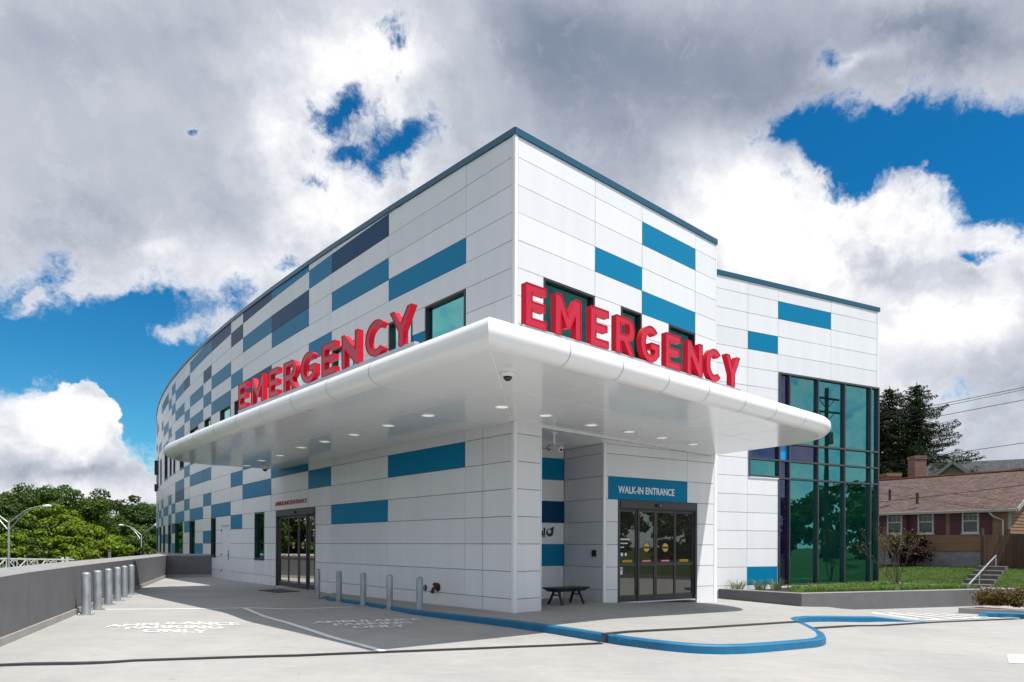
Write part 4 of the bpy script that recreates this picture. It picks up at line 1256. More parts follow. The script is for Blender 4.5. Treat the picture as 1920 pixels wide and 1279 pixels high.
# name and mark on the back wall of the recess
LOGO = mat('navy_logo', (.010, .028, .075), .4)
ub_ = BW.col(1022.5, 1000); vb = BW.row(1022, 1004)
lg = empty('wall_logo', BW.pt(ub_, vb, 0), 'navy wall lettering and droplet mark on the white recess wall above the bench', 'sign')
m = MB(); text_faces(m, 'al', lambda x, y, d: BW.pt(ub_ - x, vb + y, d), .30, .012, align='RIGHT', d0=.0, d1=.015)
m.fbox(BW, ub_ + .0, ub_ + .9, vb - .055, vb - .03, 0, .012); m.build('lettering', [LOGO], lg)
m = MB(); ud = BW.col(1030.5, 998); vd = BW.row(1030.5, 998)
drop = [(-.12, .02)] + arc(0, -.01, .115, .115, 180, 360, 14) + [(.14, .17), (.06, .13), (.02, .10), (-.05, .10)]
hole = arc(-.01, .02, .055, .06, 0, 350, 14)
m.poly(drop, lambda x, y, d: BW.pt(ud - x, vd + y, d), 0, .012, [hole]); m.build('emblem', [LOGO], lg)
# card reader
ur = SW.col(1115, 1038); vr = SW.row(1115, 1037.5)
m = MB(); m.fbox(SW, ur - .075, ur + .075, vr - .09, vr + .09, .004, .05, 0, .008); m.fbox(SW, ur - .045, ur + .045, vr + .0, vr + .06, .05, .053, 1)
o = m.build('card_reader', [RUBBER, NAVYS], loc=SW.pt(ur, vr, 0)); tag(o, 'small black card reader on the side wall beside the walk-in doors', 'card reader')
# brass outlets low on the side wall
F = SIDE[1]
for px, py, sc, lab in ((797.7, 1102, .7, 'small round pipe outlet low on the side wall by the nearest bollard'), (821, 1101, 1.0, 'rusty hose connection with cap low on the side wall')):
    u, v = F.col(px, py), F.row(px, py)
    root = empty('hose_connection' if sc == 1 else 'pipe_outlet', F.pt(u, v, 0), lab, 'pipe fitting')
    m = MB(); m.lathe(F.pt(u, v, .0), [(.11 * sc, 0), (.11 * sc, .012), (.05 * sc, .02), (.05 * sc, .10 * sc)], 18, 0, F.n); m.build('flange', [RUST], root, smooth=40)
    if sc == 1:
        m = MB(); m.tube([F.pt(u, v, .06), F.pt(u + .02, v - .03, .12), F.pt(u + .05, v - .10, .13), F.pt(u + .06, v - .14, .13)], [.045, .045, .05, .055], 12); m.build('spout', [RUST], root, smooth=40)
        m = MB(); m.lathe(F.pt(u - .01, v + .02, .06), [(.03, 0), (.03, .07), (.055, .075), (.055, .095), (.01, .10)], 12, 0, F.n + Vector((0, 0, 1.2))); m.build('cap', [RUST], root, smooth=40)
    else:
        m = MB(); m.lathe(F.pt(u, v, .0), [(.05, .03), (.05, .09), (.035, .09), (.035, .05)], 16, 0, F.n); m.build('collar', [STEEL], root, smooth=40)
# door mat
m = MB(); P = [on_ground(*p) for p in ((483.4, 1107.3), (518.7, 1112), (561.7, 1109.5), (527, 1104.7))]
m.hexa([p + Vector((0, 0, .002)) for p in P] + [p + Vector((0, 0, .014)) for p in P])
o = m.build('door_mat', [RUBBER], loc=sum(P, Vector()) / 4); tag(o, 'black rubber mat on the drive in front of the ambulance doors', 'mat')

# ================================================================== CANOPY FITTINGS
def downlight(px, py, lab, grp):
    p = at_height(px, py, SOF)
    root = empty('ceiling_light', p, lab, 'ceiling light', grp)
    m = MB(); m.lathe((p.x, p.y, p.z), [(.125, -.001), (.135, -.010), (.165, -.008), (.168, .0)], 28); m.build('trim_ring', [CHALK], root, smooth=60)
    m = MB(); m.lathe((p.x, p.y, p.z), [(.001, -.0075), (.08, -.007), (.126, -.004)], 24); m.build('lens', [LENS], root, smooth=60)
for i, (px, py) in enumerate([(941, 763), (1023, 779), (1109, 797), (1180, 809.5), (1241, 821), (1300, 833)]):
    downlight(px, py, 'round light in the canopy soffit toward the walk-in doors, %s from the corner camera' % ordw[i], 'round lights on the walk-in side')
for i, (px, py) in enumerate([(803, 779), (728, 798), (664, 815), (609, 828), (565, 839), (525, 854), (491, 863.5), (462, 873)]):
    downlight(px, py, 'round light in the canopy soffit over the ambulance bay, %s from the front' % ordw[i], 'round lights on the ambulance side')
def dome_camera(px, py, lab, sc=1.0):
    p = at_height(px, py, SOF)
    root = empty('dome_camera', p, lab, 'security camera')
    m = MB(); m.lathe(p, [(.11 * sc, 0), (.115 * sc, -.015 * sc), (.10 * sc, -.045 * sc), (.075 * sc, -.06 * sc), (.06 * sc, -.06 * sc)], 28); m.build('housing', [CHALK], root, smooth=40)
    m = MB(); m.lathe(p, [(.066 * sc, -.055 * sc)] + [(.066 * sc * math.cos(R(a)), -.058 * sc - .066 * sc * math.sin(R(a))) for a in range(5, 90, 12)], 24); m.build('dome', [mat('smoked_dome', (.012, .012, .03), .06, spec=.6)], root, smooth=60)
dome_camera(952, 699, 'dark dome camera in a white housing at the front corner of the canopy', 1.08)
dome_camera(497, 876, 'dark dome camera at the far left end of the canopy soffit', 1.25)
p = at_height(1039, 812, SOF); root = empty('bracket_camera', p, 'white bracket camera hanging from the soffit above the bench', 'security camera')
m = MB(); m.lathe(p, [(.07, 0), (.07, -.02), (.025, -.03), (.025, -.30)], 16); m.build('mount', [CHALK], root, smooth=40)
m = MB(); q = p + Vector((.03, -.02, -.36)); m.bar(q + Vector((-.10, .12, .05)), q + Vector((.12, -.16, -.07)), .10, .10); m.bar(q + Vector((-.12, .14, .105)), q + Vector((.15, -.2, -.01)), .13, .012)
m.build('camera_body', [CHALK], root)
m = MB(); m.lathe(q + Vector((.12, -.16, -.07)), [(.035, 0), (.035, .015), (.001, .016)], 14, 0, Vector((.22, -.28, -.12))); m.build('lens', [RUBBER], root)
m = MB(); m.tube([p + Vector((-.01, 0, -.27)), p + Vector((-.12, 0, -.30)), p + Vector((-.19, .0, -.37)), p + Vector((-.12, .05, -.42)), q + Vector((-.08, .10, .02))], .011, 8); m.build('cable', [RUBBER], root, smooth=60)

# ================================================================== BENCH
bc_ = on_ground(1062, 1133, walk_z); BF = Frame.__new__(Frame); BF.p = Vector((bc_.x, bc_.y, 0)); BF.u = EM.u; BF.n = EM.n
bz = walk_z(bc_.x, bc_.y)
bench = empty('bench', (bc_.x, bc_.y, bz), 'black backless bench with splayed legs under the canopy by the pier', 'bench')
BK = mat('black_bench_paint', (.012, .013, .014), .4)
m = MB(); P = []
for v, hl_, hw in ((bz + .335, .50, .17), (bz + .425, .62, .26)):
    P += [BF.pt(-hl_, v, hw), BF.pt(hl_, v, hw), BF.pt(hl_, v, -hw), BF.pt(-hl_, v, -hw)]
m.hexa(P); m.fbox(BF, -.62, .62, bz + .426, bz + .436, -.26, .26); m.build('seat', [BK], bench)
for su in (-1, 1):
    for sw in (-1, 1):
        m = MB(); m.bar(BF.pt(su * .36, bz + .34, sw * .09), BF.pt(su * .40, bz, sw * .25), .055, .045); m.build('leg', [BK], bench)
    m = MB(); m.bar(BF.pt(su * .375, bz + .25, -.135), BF.pt(su * .375, bz + .25, .135), .035, .035); m.build('crossbar', [BK], bench)

# ================================================================== PLANTER
PC = on_ground(1503, 1137.3, walk_z); PZ = at_depth(1503, 1112.6, PC.y).z
PLx = BL.pt(BL.col(1346.8, 1106), PZ, .02); PRx = at_height(1905, 1103.2, PZ)
print('PLANTER', PC, PZ, PLx, PRx)
pl = empty('planter', PC, 'low angular grey planter bed in front of the glass wing', 'planter')
inner = [PLx + Vector((.45, .25, 0)), PC + Vector((.12, .36, 0)), PRx + Vector((-.2, .32, 0))]
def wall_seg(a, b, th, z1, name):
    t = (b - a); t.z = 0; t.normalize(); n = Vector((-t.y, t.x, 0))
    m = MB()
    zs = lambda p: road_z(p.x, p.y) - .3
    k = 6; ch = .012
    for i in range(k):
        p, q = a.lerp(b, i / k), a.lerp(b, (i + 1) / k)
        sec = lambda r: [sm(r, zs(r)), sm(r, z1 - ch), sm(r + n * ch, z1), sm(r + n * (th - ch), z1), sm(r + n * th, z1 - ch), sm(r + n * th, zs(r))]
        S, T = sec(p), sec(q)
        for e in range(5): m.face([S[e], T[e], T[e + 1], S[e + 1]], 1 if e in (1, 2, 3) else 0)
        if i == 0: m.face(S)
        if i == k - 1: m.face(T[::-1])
    m.build(name, [STUCCO, STUCCO_LIT], pl)
wall_seg(PLx, PC, .24, PZ, 'wall'); wall_seg(PC, PRx, .24, PZ + .002, 'wall')
PBk = PRx + Vector((-2.2, 3.4, 0)); wall_seg(PRx, PBk, .24, PZ - .003, 'wall'); 
PB2 = BL.pt(bl_end + .2, 0, .1); PB2.z = 0; wall_seg(PBk, PB2, .24, PZ + .02, 'wall')
SOIL = mat('dark_soil', (.035, .026, .018), .95, noise=.3, nscale=6, bump=.8)
m = MB(); bed = [PLx + Vector((.2, .0, 0)), PC + Vector((0, .1, 0)), PRx + Vector((-.1, .15, 0)), PBk, PB2, BL.pt(-.2, 0, .0)]
m.poly([(p.x, p.y) for p in bed], lambda x, y, d: Vector((x, y, d)), None, PZ - .07); m.build('soil', [SOIL], pl)

def blades(mb, c, n, h, spread, r, lean=.6, width=.012, m=0):
    for _ in range(n):
        a = r.uniform(0, 2 * math.pi); rad = spread * math.sqrt(r.random()) * .35; hh = h * r.uniform(.55, 1.1)
        b = Vector((c.x + rad * math.cos(a), c.y + rad * math.sin(a), c.z)); out = Vector((math.cos(a), math.sin(a), 0)) * hh * lean * r.uniform(.3, 1.1)
        s = Vector((-math.sin(a), math.cos(a), 0)) * width
        mid = b + out * .45 + Vector((0, 0, hh * .7)); tip = b + out + Vector((0, 0, hh * r.uniform(.75, 1.0)))
        mb.face([b - s, b + s, mid + s * .8, mid - s * .8], m); mb.face([mid - s * .8, mid + s * .8, tip], m)
GRASSM = leaf_mat('fresh_grass_blades', (.13, .23, .04), .4, .45)
GRASS2 = leaf_mat('grey_green_blades', (.17, .24, .11), .35, .4)
r = random.Random(4)
for k, px in enumerate((1382, 1425, 1455)):
    u = BL.col(px, 1100, .45); c = BL.pt(u, PZ - .07, .45); m = MB(); blades(m, c, 70, .42, .5, r, .9, .010)
    o = m.build('ornamental_grass', [GRASS2], loc=c); tag(o, 'spiky grass tuft at the white wall in the planter, %s from the left' % ordw[k], 'plant', 'grass tufts against the white wall')
m = MB()
for _ in range(330):
    s, t = r.uniform(.02, .97), r.uniform(.08, .95)
    e0 = PC.lerp(PRx, s) + Vector((0, .35, 0)); e1 = BL.pt(cw0 + .1, 0, .25).lerp(PB2, s) if s < 1 else PB2
    q = e0.lerp(e1, t)
    if s > .62: q = q + Vector((-.3, .2, 0))
    blades(m, Vector((q.x, q.y, PZ - .07)), 16, .20, .5, r, .8, .012, 1 if r.random() < .3 else 0)
o = m.build('ground_cover', [GRASSM, GRASS2]); tag(o, kind='stuff')

# ================================================================== RIGHT-HAND KERBS AND BED
bk = [on_ground(*q) for q in ((1843, 1157.8), (1853, 1157.5), (1870, 1157.6), (1920, 1159.5), (2060, 1166))]
m = MB(); bi = offset_line(bk, .18)
for i in range(len(bk) - 1):
    a, b, c, d = bk[i], bk[i + 1], bi[i + 1], bi[i]; za, zb_ = road_z(a.x, a.y), road_z(b.x, b.y); ha = .02 if i == 0 else .13; hb = .13
    m.face([sm(a, za + ha - .02), sm(b, zb_ + hb - .02), sm(c, zb_ + hb), sm(d, za + ha)]); m.face([sm(a, za - .05), sm(b, zb_ - .05), sm(b, zb_ + hb - .02), sm(a, za + ha - .02)])
    m.face([sm(d, za - .05), sm(c, zb_ - .05), sm(c, zb_ + hb), sm(d, za + ha)])
o = m.build('kerb', [BLUEKERB], loc=bk[1]); tag(o, 'short blue painted kerb end at the far right by the brown bushes', 'kerb')
ga = [on_ground(*q) for q in ((1812, 1152.2), (1920, 1157.3), (2050, 1164))]
ga = [p + Vector((0, .35, 0)) for p in ga]
m = MB(); gi = offset_line(ga, .16)
for i in range(2):
    a, b, c, d = ga[i], ga[i + 1], gi[i + 1], gi[i]
    h = [sm(a, road_z(a.x, a.y) - .1), sm(b, road_z(b.x, b.y) - .1), sm(c, road_z(b.x, b.y) - .1), sm(d, road_z(a.x, a.y) - .1)]
    m.hexa(h + [sm(p, (road_z(q.x, q.y) + .16)) for p, q in zip((a, b, c, d), (a, b, b, a))])
o = m.build('kerb', [PLINTH], loc=ga[0]); tag(o, 'plain pale concrete kerb below the brown bushes on the right', 'kerb')

# ================================================================== TREES BEYOND THE PARAPET
L_DARK = leaf_mat('dark_green_leaves', (.050, .090, .020)); L_MID = leaf_mat('mid_green_leaves', (.064, .118, .018)); L_LIME = leaf_mat('yellow_green_leaves', (.130, .200, .014))
L_FIR = leaf_mat('dark_fir_needles', (.024, .044, .017), .45, .2); BARK = mat('tree_bark', (.06, .048, .036), .9, noise=.3, nscale=6, stretch=(1, 1, .2), bump=.6, bscale=12)

def quads_mesh(name, cen, nrm, size, r, mats, parent, aspect=.62):
    """many leaf-sized diamonds with given centres and facing directions"""
    n = len(cen); a = r.normal(size=(n, 3)); nr = nrm / np.linalg.norm(nrm, axis=1)[:, None]
    u = np.cross(nr, a); u /= np.linalg.norm(u, axis=1)[:, None]; v = np.cross(nr, u)
    s = size[:, None]; fold = nr * s * .18
    P = np.stack([cen - u * s, cen - v * s * aspect + fold, cen + u * s, cen + v * s * aspect + fold], 1).reshape(-1, 3)
    base = np.array(world_loc(parent)); P = P - base
    me = bpy.data.meshes.new(name); me.vertices.add(4 * n); me.vertices.foreach_set('co', P.ravel())
    me.loops.add(4 * n); me.loops.foreach_set('vertex_index', np.arange(4 * n, dtype=np.int32))
    me.polygons.add(n); me.polygons.foreach_set('loop_start', np.arange(0, 4 * n, 4, dtype=np.int32))
    for mt in mats: me.materials.append(mt)
    me.update(calc_edges=True)
    o = bpy.data.objects.new(name, me); COL.objects.link(o); o.parent = parent; return o

def broad_tree(base, h, rw, mats, label, seed, group, leaf=.26, n=9000, trunk_r=.28, low=.22):
    r = np.random.default_rng(seed); rr = random.Random(seed)
    root = empty('broadleaf_tree', base, label, 'tree', group)
    B = np.array(base); cz = h * (low + (1 - low) * .5); rz = h * (1 - low) * .5
    m = MB(); top = Vector(base) + Vector((rr.uniform(-.4, .4), rr.uniform(-.4, .4), h * .72))
    m.tube([Vector(base) - Vector((0, 0, .5)), Vector(base).lerp(top, .35), Vector(base).lerp(top, .7), top], [trunk_r * 1.3, trunk_r, trunk_r * .7, trunk_r * .25], 9)
    clumps = []
    nc = 95
    for i in range(nc):
        d = r.normal(size=3); d[2] = d[2] * .9 + .25; d /= np.linalg.norm(d)
        k = r.uniform(.60, 1.0) ** .6 * r.choice([1.0, 1.0, 1.0, 1.12])
        wob = 1 + .16 * math.sin(3 * math.atan2(d[1], d[0]) + seed) + .10 * math.sin(5 * d[2] + 2 * seed)
        clumps.append(np.array([d[0] * rw * k * wob, d[1] * rw * k * wob, cz + d[2] * rz * k]))
    for i in rr.sample(range(nc), 9):
        c = Vector(clumps[i]) * .8 + Vector((0, 0, clumps[i][2] * .15)); s = Vector(base).lerp(top, rr.uniform(.3, .8))
        m.tube([s, s.lerp(Vector(base) + c, .5) + Vector((0, 0, .4)), Vector(base) + c], [trunk_r * .45, trunk_r * .3, trunk_r * .1], 6)
    m.build('trunk', [BARK], root, smooth=50)
    cen, nrm = [], []
    per = n // nc
    for c in clumps:
        cr = r.uniform(.10, .19) * (rw + rz) * .62
        d = r.normal(size=(per, 3)); d /= np.linalg.norm(d, axis=1)[:, None]
        rad = cr * r.uniform(.35, 1.0, size=(per, 1)) ** .5
        sc = np.array([1.15, 1.15, .72])
        cen.append(c + d * rad * sc); nrm.append(d * .8 + r.normal(size=(per, 3)) * .45 + np.array([0, 0, .35]))
    cen = np.concatenate(cen) + B; nrm = np.concatenate(nrm)
    quads_mesh('crown', cen, nrm, r.uniform(.6, 1.25, size=len(cen)) * leaf, r, mats, root)
    return root

GT = 'broadleaf trees beyond the parapet'
LOW = -7.2
def tree_at(px, ytop, D, rw, mats, label, seed, **kw):
    D *= 1.42; rw *= 1.42; kw['leaf'] = .21; kw['n'] = int(kw.get('n', 9000) * 2.3)
    p = at_depth(px, ytop, D); base = Vector((p.x, p.y, LOW))
    return broad_tree(base, p.z - LOW, rw, mats, label, seed, GT, **kw)
tree_at(10, 922, 74, 5.4, [L_DARK], 'dark green tree at the far left edge behind the left street lamp', 1)
tree_at(62, 915, 80, 5.0, [L_DARK], 'tall dark green tree crowning the left end of the row', 2)
tree_at(122, 914, 76, 4.8, [L_MID], 'tallest mid green tree rising above the yellow green one', 3)
tree_at(158, 942, 84, 4.2, [L_DARK], 'dark tree dipping between the two high crowns of the row', 4)
tree_at(222, 930, 82, 5.0, [L_DARK], 'broad round dark green tree left of the second street lamp', 5)
tree_at(284, 946, 88, 4.6, [L_DARK], 'dark tree beside the curved building end behind the second street lamp', 6)
tree_at(335, 950, 92, 5.0, [L_DARK], 'dark tree mostly hidden behind the curved building end', 16)
tree_at(105, 952, 66, 3.5, [L_LIME], 'bright yellow green tree in front of the middle of the row', 7, low=.15)
tree_at(150, 985, 61, 3.1, [L_LIME], 'lower yellow green tree sloping toward the parapet', 8, low=.1)
tree_at(192, 1012, 58, 2.4, [L_LIME, L_MID], 'smallest yellow green tree just above the parapet top', 9, low=.1, n=6000)
tree_at(45, 968, 64, 3.6, [L_MID], 'mid green bushy tree behind the white truss on the left', 10, low=.12)
tree_at(250, 985, 68, 3.6, [L_MID], 'mid green bushy tree standing behind the second street lamp', 11, low=.12)
tree_at(-70, 925, 76, 5.2, [L_MID], 'mid green tree cut by the left edge of the picture', 12)
tree_at(5, 1000, 58, 2.6, [L_LIME], 'yellow green bush at the foot of the left street lamp', 13, low=.1, n=6000)
tree_at(225, 1010, 62, 2.7, [L_DARK], 'low dark tree in the gap right of the yellow green trees', 14, low=.1, n=6000)
tree_at(85, 1012, 60, 2.6, [L_DARK], 'low dark tree behind the end post of the white truss', 15, low=.1, n=6000)

# ---------------------------------------------------------------- street lamps, truss, post
LAMPM = mat('pale_lamp_metal', (.42, .44, .47), .4, metal=.4)
def street_lamp(px, ytop, D, label, ang):
    p = at_depth(px, ytop, D); root = empty('street_lamp', (p.x, p.y, LOW), label, 'street lamp', 'twin-arm street lamps beyond the parapet')
    m = MB(); m.tube([(p.x, p.y, LOW), (p.x, p.y, p.z)], [.13, .075], 10); m.lathe((p.x, p.y, LOW), [(.22, 0), (.22, .25), (.13, .3)], 12); m.build('pole', [LAMPM], root, smooth=40)
    d = Vector((math.cos(R(ang)), math.sin(R(ang)), 0))
    for s in (-1, 1):
        a = []; e = p + d * s * 2.5 + Vector((0, 0, 1.15)); k = p + d * s * 1.9 + Vector((0, 0, 1.08))
        m = MB(); m.tube([p - Vector((0, 0, .15)), p.lerp(k, .6) + Vector((0, 0, .12)), k, e], .038, 7); m.tube([p - Vector((0, 0, .75)), p.lerp(k, .5) - Vector((0, 0, .12)), k], .03, 7)
        arm = m.build('arm', [LAMPM], root, smooth=50)
        m = MB(); m.lathe(e - d * s * .05 - Vector((0, 0, .02)), [(.05, 0), (.11, .12), (.15, .4), (.10, .62), (.02, .66)], 12, 0, d * s + Vector((0, 0, .05))); m.build('lamp_head', [mat('lamp_head_shell', (.7, .7, .7), .4)], arm, smooth=50)
    return root
street_lamp(16.5, 977, 52, 'twin-arm street lamp at the far left, the nearer of two', 4)
street_lamp(265, 1001.5, 88, 'twin-arm street lamp beside the curved building end, the farther of two', -6)
tr = empty('truss', at_depth(60, 1060, 62), 'white steel truss beam behind the parapet on the far left', 'truss')
WT = mat('white_steel', (.72, .72, .72), .5)
t0, t1 = at_depth(-60, 1047.2, 56), at_depth(117, 1049.5, 66)
hgt = Vector((0, 0, -.92)); dep = Vector((.35, 1.2, 0))
for nm, o in (('chord', Vector()), ('chord', hgt), ('chord', dep), ('chord', dep + hgt)):
    m = MB(); m.bar(t0 + o, t1 + o, .09, .09); m.build(nm, [WT], tr)
m = MB(); nb = 9
for o in (Vector(), dep):
    for i in range(nb):
        a, b = t0.lerp(t1, i / nb), t0.lerp(t1, (i + 1) / nb)
        if i % 2 == 0: m.bar(a + o, b + hgt + o, .06, .06)
        else: m.bar(a + hgt + o, b + o, .06, .06)
        m.bar(a + o, a + hgt + o, .05, .05)
m.build('lattice', [WT], tr)
m = MB(); e1 = at_depth(126, 1049, 66); m.bar(t1 + Vector((0, 0, .25)), t1 + Vector((0, 0, -9)), .16, .16); m.bar(e1 + Vector((0, 0, .25)), e1 + Vector((0, 0, -9)), .16, .16); m.bar(t1, e1, .09, .09); m.build('end_post', [WT], tr)
p = at_depth(205.5, 1032, 55); m = MB(); m.box((p.x, p.y, (p.z + LOW) / 2), (.16, .16, p.z - LOW)); m.box((p.x, p.y, p.z + .02), (.22, .22, .05))
o = m.build('post', [mat('grey_brown_post', (.22, .2, .19), .8)], loc=(p.x, p.y, LOW)); tag(o, 'single plain post standing behind the parapet right of the yellow trees', 'post')
# fittings on the far bend of the building
for zz, hh in ((6.9, 1.1), (5.6, .55)):
    m = MB(); F = SIDE[17]; m.fbox(F, 1.9, 2.3, zz, zz + hh, .01, .22); m.build('wall_louvre', [BRONZE], hospital)

# ================================================================== LAWN, HOUSES, FENCE, STEPS
HC = at_depth(1893, 1031, 34.0); HC.z = 0
HF = Frame.__new__(Frame); HF.p = HC; HF.u = Vector((-.60, .80, 0)); HF.n = Vector((-.80, -.60, 0))
HZ = .45
def lawn_z(x, y):
    d = (Vector((x, y, 0)) - HC).dot(HF.n)
    return HZ - (.95 + .0) * sstep(d, 1.2, 9.5) + .03 * math.sin(x * 1.3) * math.sin(y * .9)
m = MB(); nu, nv = 46, 20; g = []
for i in range(nu + 1):
    for j in range(nv + 1):
        u = -26 + 48 * i / nu; d = -16 + 27.5 * j / nv
        q = HC + HF.u * u + HF.n * d
        m.v.append((q.x, q.y, lawn_z(q.x, q.y) - .12 * (j == nv)))
for i in range(nu):
    for j in range(nv):
        k = i * (nv + 1) + j; m.f.append((k, k + 1, k + nv + 2, k + nv + 1)); m.m.append(0)
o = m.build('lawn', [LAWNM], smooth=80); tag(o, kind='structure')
m = MB(); r = random.Random(8)
for _ in range(16000):
    u = r.uniform(-10, 12); d = r.uniform(.3, 8.5); q = HC + HF.u * u + HF.n * d
    z = lawn_z(q.x, q.y); a = r.uniform(0, 6.28); s = Vector((math.cos(a), math.sin(a), 0)) * .022
    q = Vector((q.x, q.y, z)); m.face([q - s, q + s, q + Vector((r.uniform(-.05, .05), r.uniform(-.05, .05), r.uniform(.025, .06)))])
o = m.build('grass', [leaf_mat('lawn_blades', (.060, .105, .020), .25, .5)]); tag(o, kind='stuff')

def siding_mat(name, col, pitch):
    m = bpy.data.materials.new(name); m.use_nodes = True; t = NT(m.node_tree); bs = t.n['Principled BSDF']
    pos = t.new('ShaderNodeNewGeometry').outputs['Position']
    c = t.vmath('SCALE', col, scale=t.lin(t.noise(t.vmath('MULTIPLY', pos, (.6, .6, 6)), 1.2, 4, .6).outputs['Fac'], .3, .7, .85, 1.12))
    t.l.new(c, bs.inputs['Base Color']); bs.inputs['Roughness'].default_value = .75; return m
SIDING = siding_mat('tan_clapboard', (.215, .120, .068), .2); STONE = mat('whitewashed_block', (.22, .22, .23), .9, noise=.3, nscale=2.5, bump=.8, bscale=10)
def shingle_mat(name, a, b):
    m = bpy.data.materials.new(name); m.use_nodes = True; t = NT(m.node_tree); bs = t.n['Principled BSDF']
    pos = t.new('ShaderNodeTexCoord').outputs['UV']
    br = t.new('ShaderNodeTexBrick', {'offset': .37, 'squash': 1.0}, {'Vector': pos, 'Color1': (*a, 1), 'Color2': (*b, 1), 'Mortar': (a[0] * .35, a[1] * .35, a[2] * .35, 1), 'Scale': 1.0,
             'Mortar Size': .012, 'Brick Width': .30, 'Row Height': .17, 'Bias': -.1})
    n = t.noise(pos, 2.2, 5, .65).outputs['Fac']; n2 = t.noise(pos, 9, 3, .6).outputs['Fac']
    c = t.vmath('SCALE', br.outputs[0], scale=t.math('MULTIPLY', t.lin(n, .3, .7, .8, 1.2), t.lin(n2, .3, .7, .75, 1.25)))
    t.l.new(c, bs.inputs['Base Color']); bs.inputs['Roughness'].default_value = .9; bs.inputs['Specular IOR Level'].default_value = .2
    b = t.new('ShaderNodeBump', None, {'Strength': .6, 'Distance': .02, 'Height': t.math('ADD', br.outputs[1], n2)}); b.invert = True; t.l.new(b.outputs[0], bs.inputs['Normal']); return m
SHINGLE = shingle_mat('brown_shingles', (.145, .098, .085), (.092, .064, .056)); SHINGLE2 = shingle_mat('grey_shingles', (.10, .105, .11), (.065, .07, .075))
def uv_plane(me, fu, fv):
    uv = me.uv_layers.new(name='UVMap')
    for l in me.loops:
        c = me.vertices[l.vertex_index].co; uv.data[l.index].uv = (fu.dot(c), fv.dot(c))
BRICK = bpy.data.materials.new('red_brick'); BRICK.use_nodes = True
t = NT(BRICK.node_tree); bs = t.n['Principled BSDF']; pos = t.new('ShaderNodeTexCoord').outputs['UV']
br = t.new('ShaderNodeTexBrick', None, {'Vector': pos, 'Color1': (.20, .065, .04, 1), 'Color2': (.12, .045, .035, 1), 'Mortar': (.22, .19, .17, 1), 'Scale': 1.0, 'Mortar Size': .012, 'Brick Width': .22, 'Row Height': .085})
t.l.new(br.outputs[0], bs.inputs['Base Color']); bs.inputs['Roughness'].default_value = .9
CREAMT = mat('cream_trim', (.30, .28, .245), .7); WHITET = mat('white_trim', (.42, .43, .45), .6); SHUT = mat('maroon_shutter', (.065, .012, .022), .6)
GHOUSE = mat('house_window_glass', (.02, .025, .03), .04, spec=.8); RIDGE = mat('terracotta_ridge', (.28, .10, .05), .8)

house = empty('bungalow', (HC.x, HC.y, HZ), 'tan clapboard bungalow with brown shingle roof and maroon shutters', 'house')
HLEN, EAVE, RID, DEP = 17.0, 3.50, 5.55, 8.4
hwin = [(HF.col(1761.5, 980, 0), 1.12, 1.35), (HF.col(1694 + 42, 980, 0), 1.0, 1.3)]
wu = lambda a, b, y: tuple(sorted((HF.col(a, y), HF.col(b, y))))
windows_h = [wu(1804.5, 1836, 980), wu(1721.5, 1751, 980), wu(1664, 1692, 980)]
wv0, wv1 = HF.row(1820, 1000), HF.row(1820, 953.5)
FND = HF.row(1800, 1031)
m = MB()
def clap(mb, F, u0, u1, v0, v1, holes, rise=None):
    k = int((v1 - v0) / .165); h = (v1 - v0) / k
    for i in range(k):
        a, b = v0 + i * h, v0 + (i + 1) * h
        for (x0, x1, y0, y1) in cut((u0, u1, a, b), holes):
            mb.face([F.pt(x0, y0, .03), F.pt(x1, y0, .03), F.pt(x1, y1, .006), F.pt(x0, y1, .006)]); mb.face([F.pt(x0, y0, .0), F.pt(x1, y0, .0), F.pt(x1, y0, .03), F.pt(x0, y0, .03)])
hh = [(a, b, wv0, wv1) for a, b in windows_h]
clap(m, HF, .0, HLEN, FND, EAVE, hh)
GE = Frame.__new__(Frame); GE.p = HC.copy(); GE.u = -HF.n; GE.n = -HF.u
clap(m, GE, 0, DEP, FND, EAVE, [])
k = int((RID - EAVE) / .165)
for i in range(k):
    a, b = EAVE + (RID - EAVE) * i / k, EAVE + (RID - EAVE) * (i + 1) / k; f = i / k * DEP / 2
    m.face([GE.pt(f, a, .03), GE.pt(DEP - f, a, .03), GE.pt(DEP - f, b, .006), GE.pt(f, b, .006)])
m.fbox(HF, -.05, .06, FND, EAVE, -.02, .045, 1); m.fbox(GE, -.05, .06, FND, EAVE, -.02, .047, 1)
m.fbox(HF, 0, HLEN, FND - .06, FND, -.02, .05, 0)
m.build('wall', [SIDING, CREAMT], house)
m = MB(); m.fbox(HF, .02, HLEN, -1, FND - .06, -.3, .0); m.fbox(GE, .02, DEP, -1, FND - .06, -.3, -.002); m.build('foundation', [STONE], house)
m = MB(); ov, og = .45, .45
sl = (RID - EAVE) / (DEP / 2)
r0 = [HF.pt(-og, EAVE - ov * sl + .12, ov), HF.pt(HLEN, EAVE - ov * sl + .12, ov), HF.pt(HLEN, RID + .12, -DEP / 2), HF.pt(-og, RID + .12, -DEP / 2)]
m.face(r0); r1 = [HF.pt(-og, EAVE - ov * sl + .12, -DEP - ov), HF.pt(HLEN, EAVE - ov * sl + .12, -DEP - ov), HF.pt(HLEN, RID + .12, -DEP / 2), HF.pt(-og, RID + .12, -DEP / 2)]; m.face(r1)
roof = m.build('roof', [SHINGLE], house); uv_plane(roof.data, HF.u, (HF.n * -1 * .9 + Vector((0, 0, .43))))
m = MB(); m.fbox(HF, -og, HLEN, EAVE - ov * sl - .05, EAVE - ov * sl + .105, ov - .02, ov + .10, 0, .02)
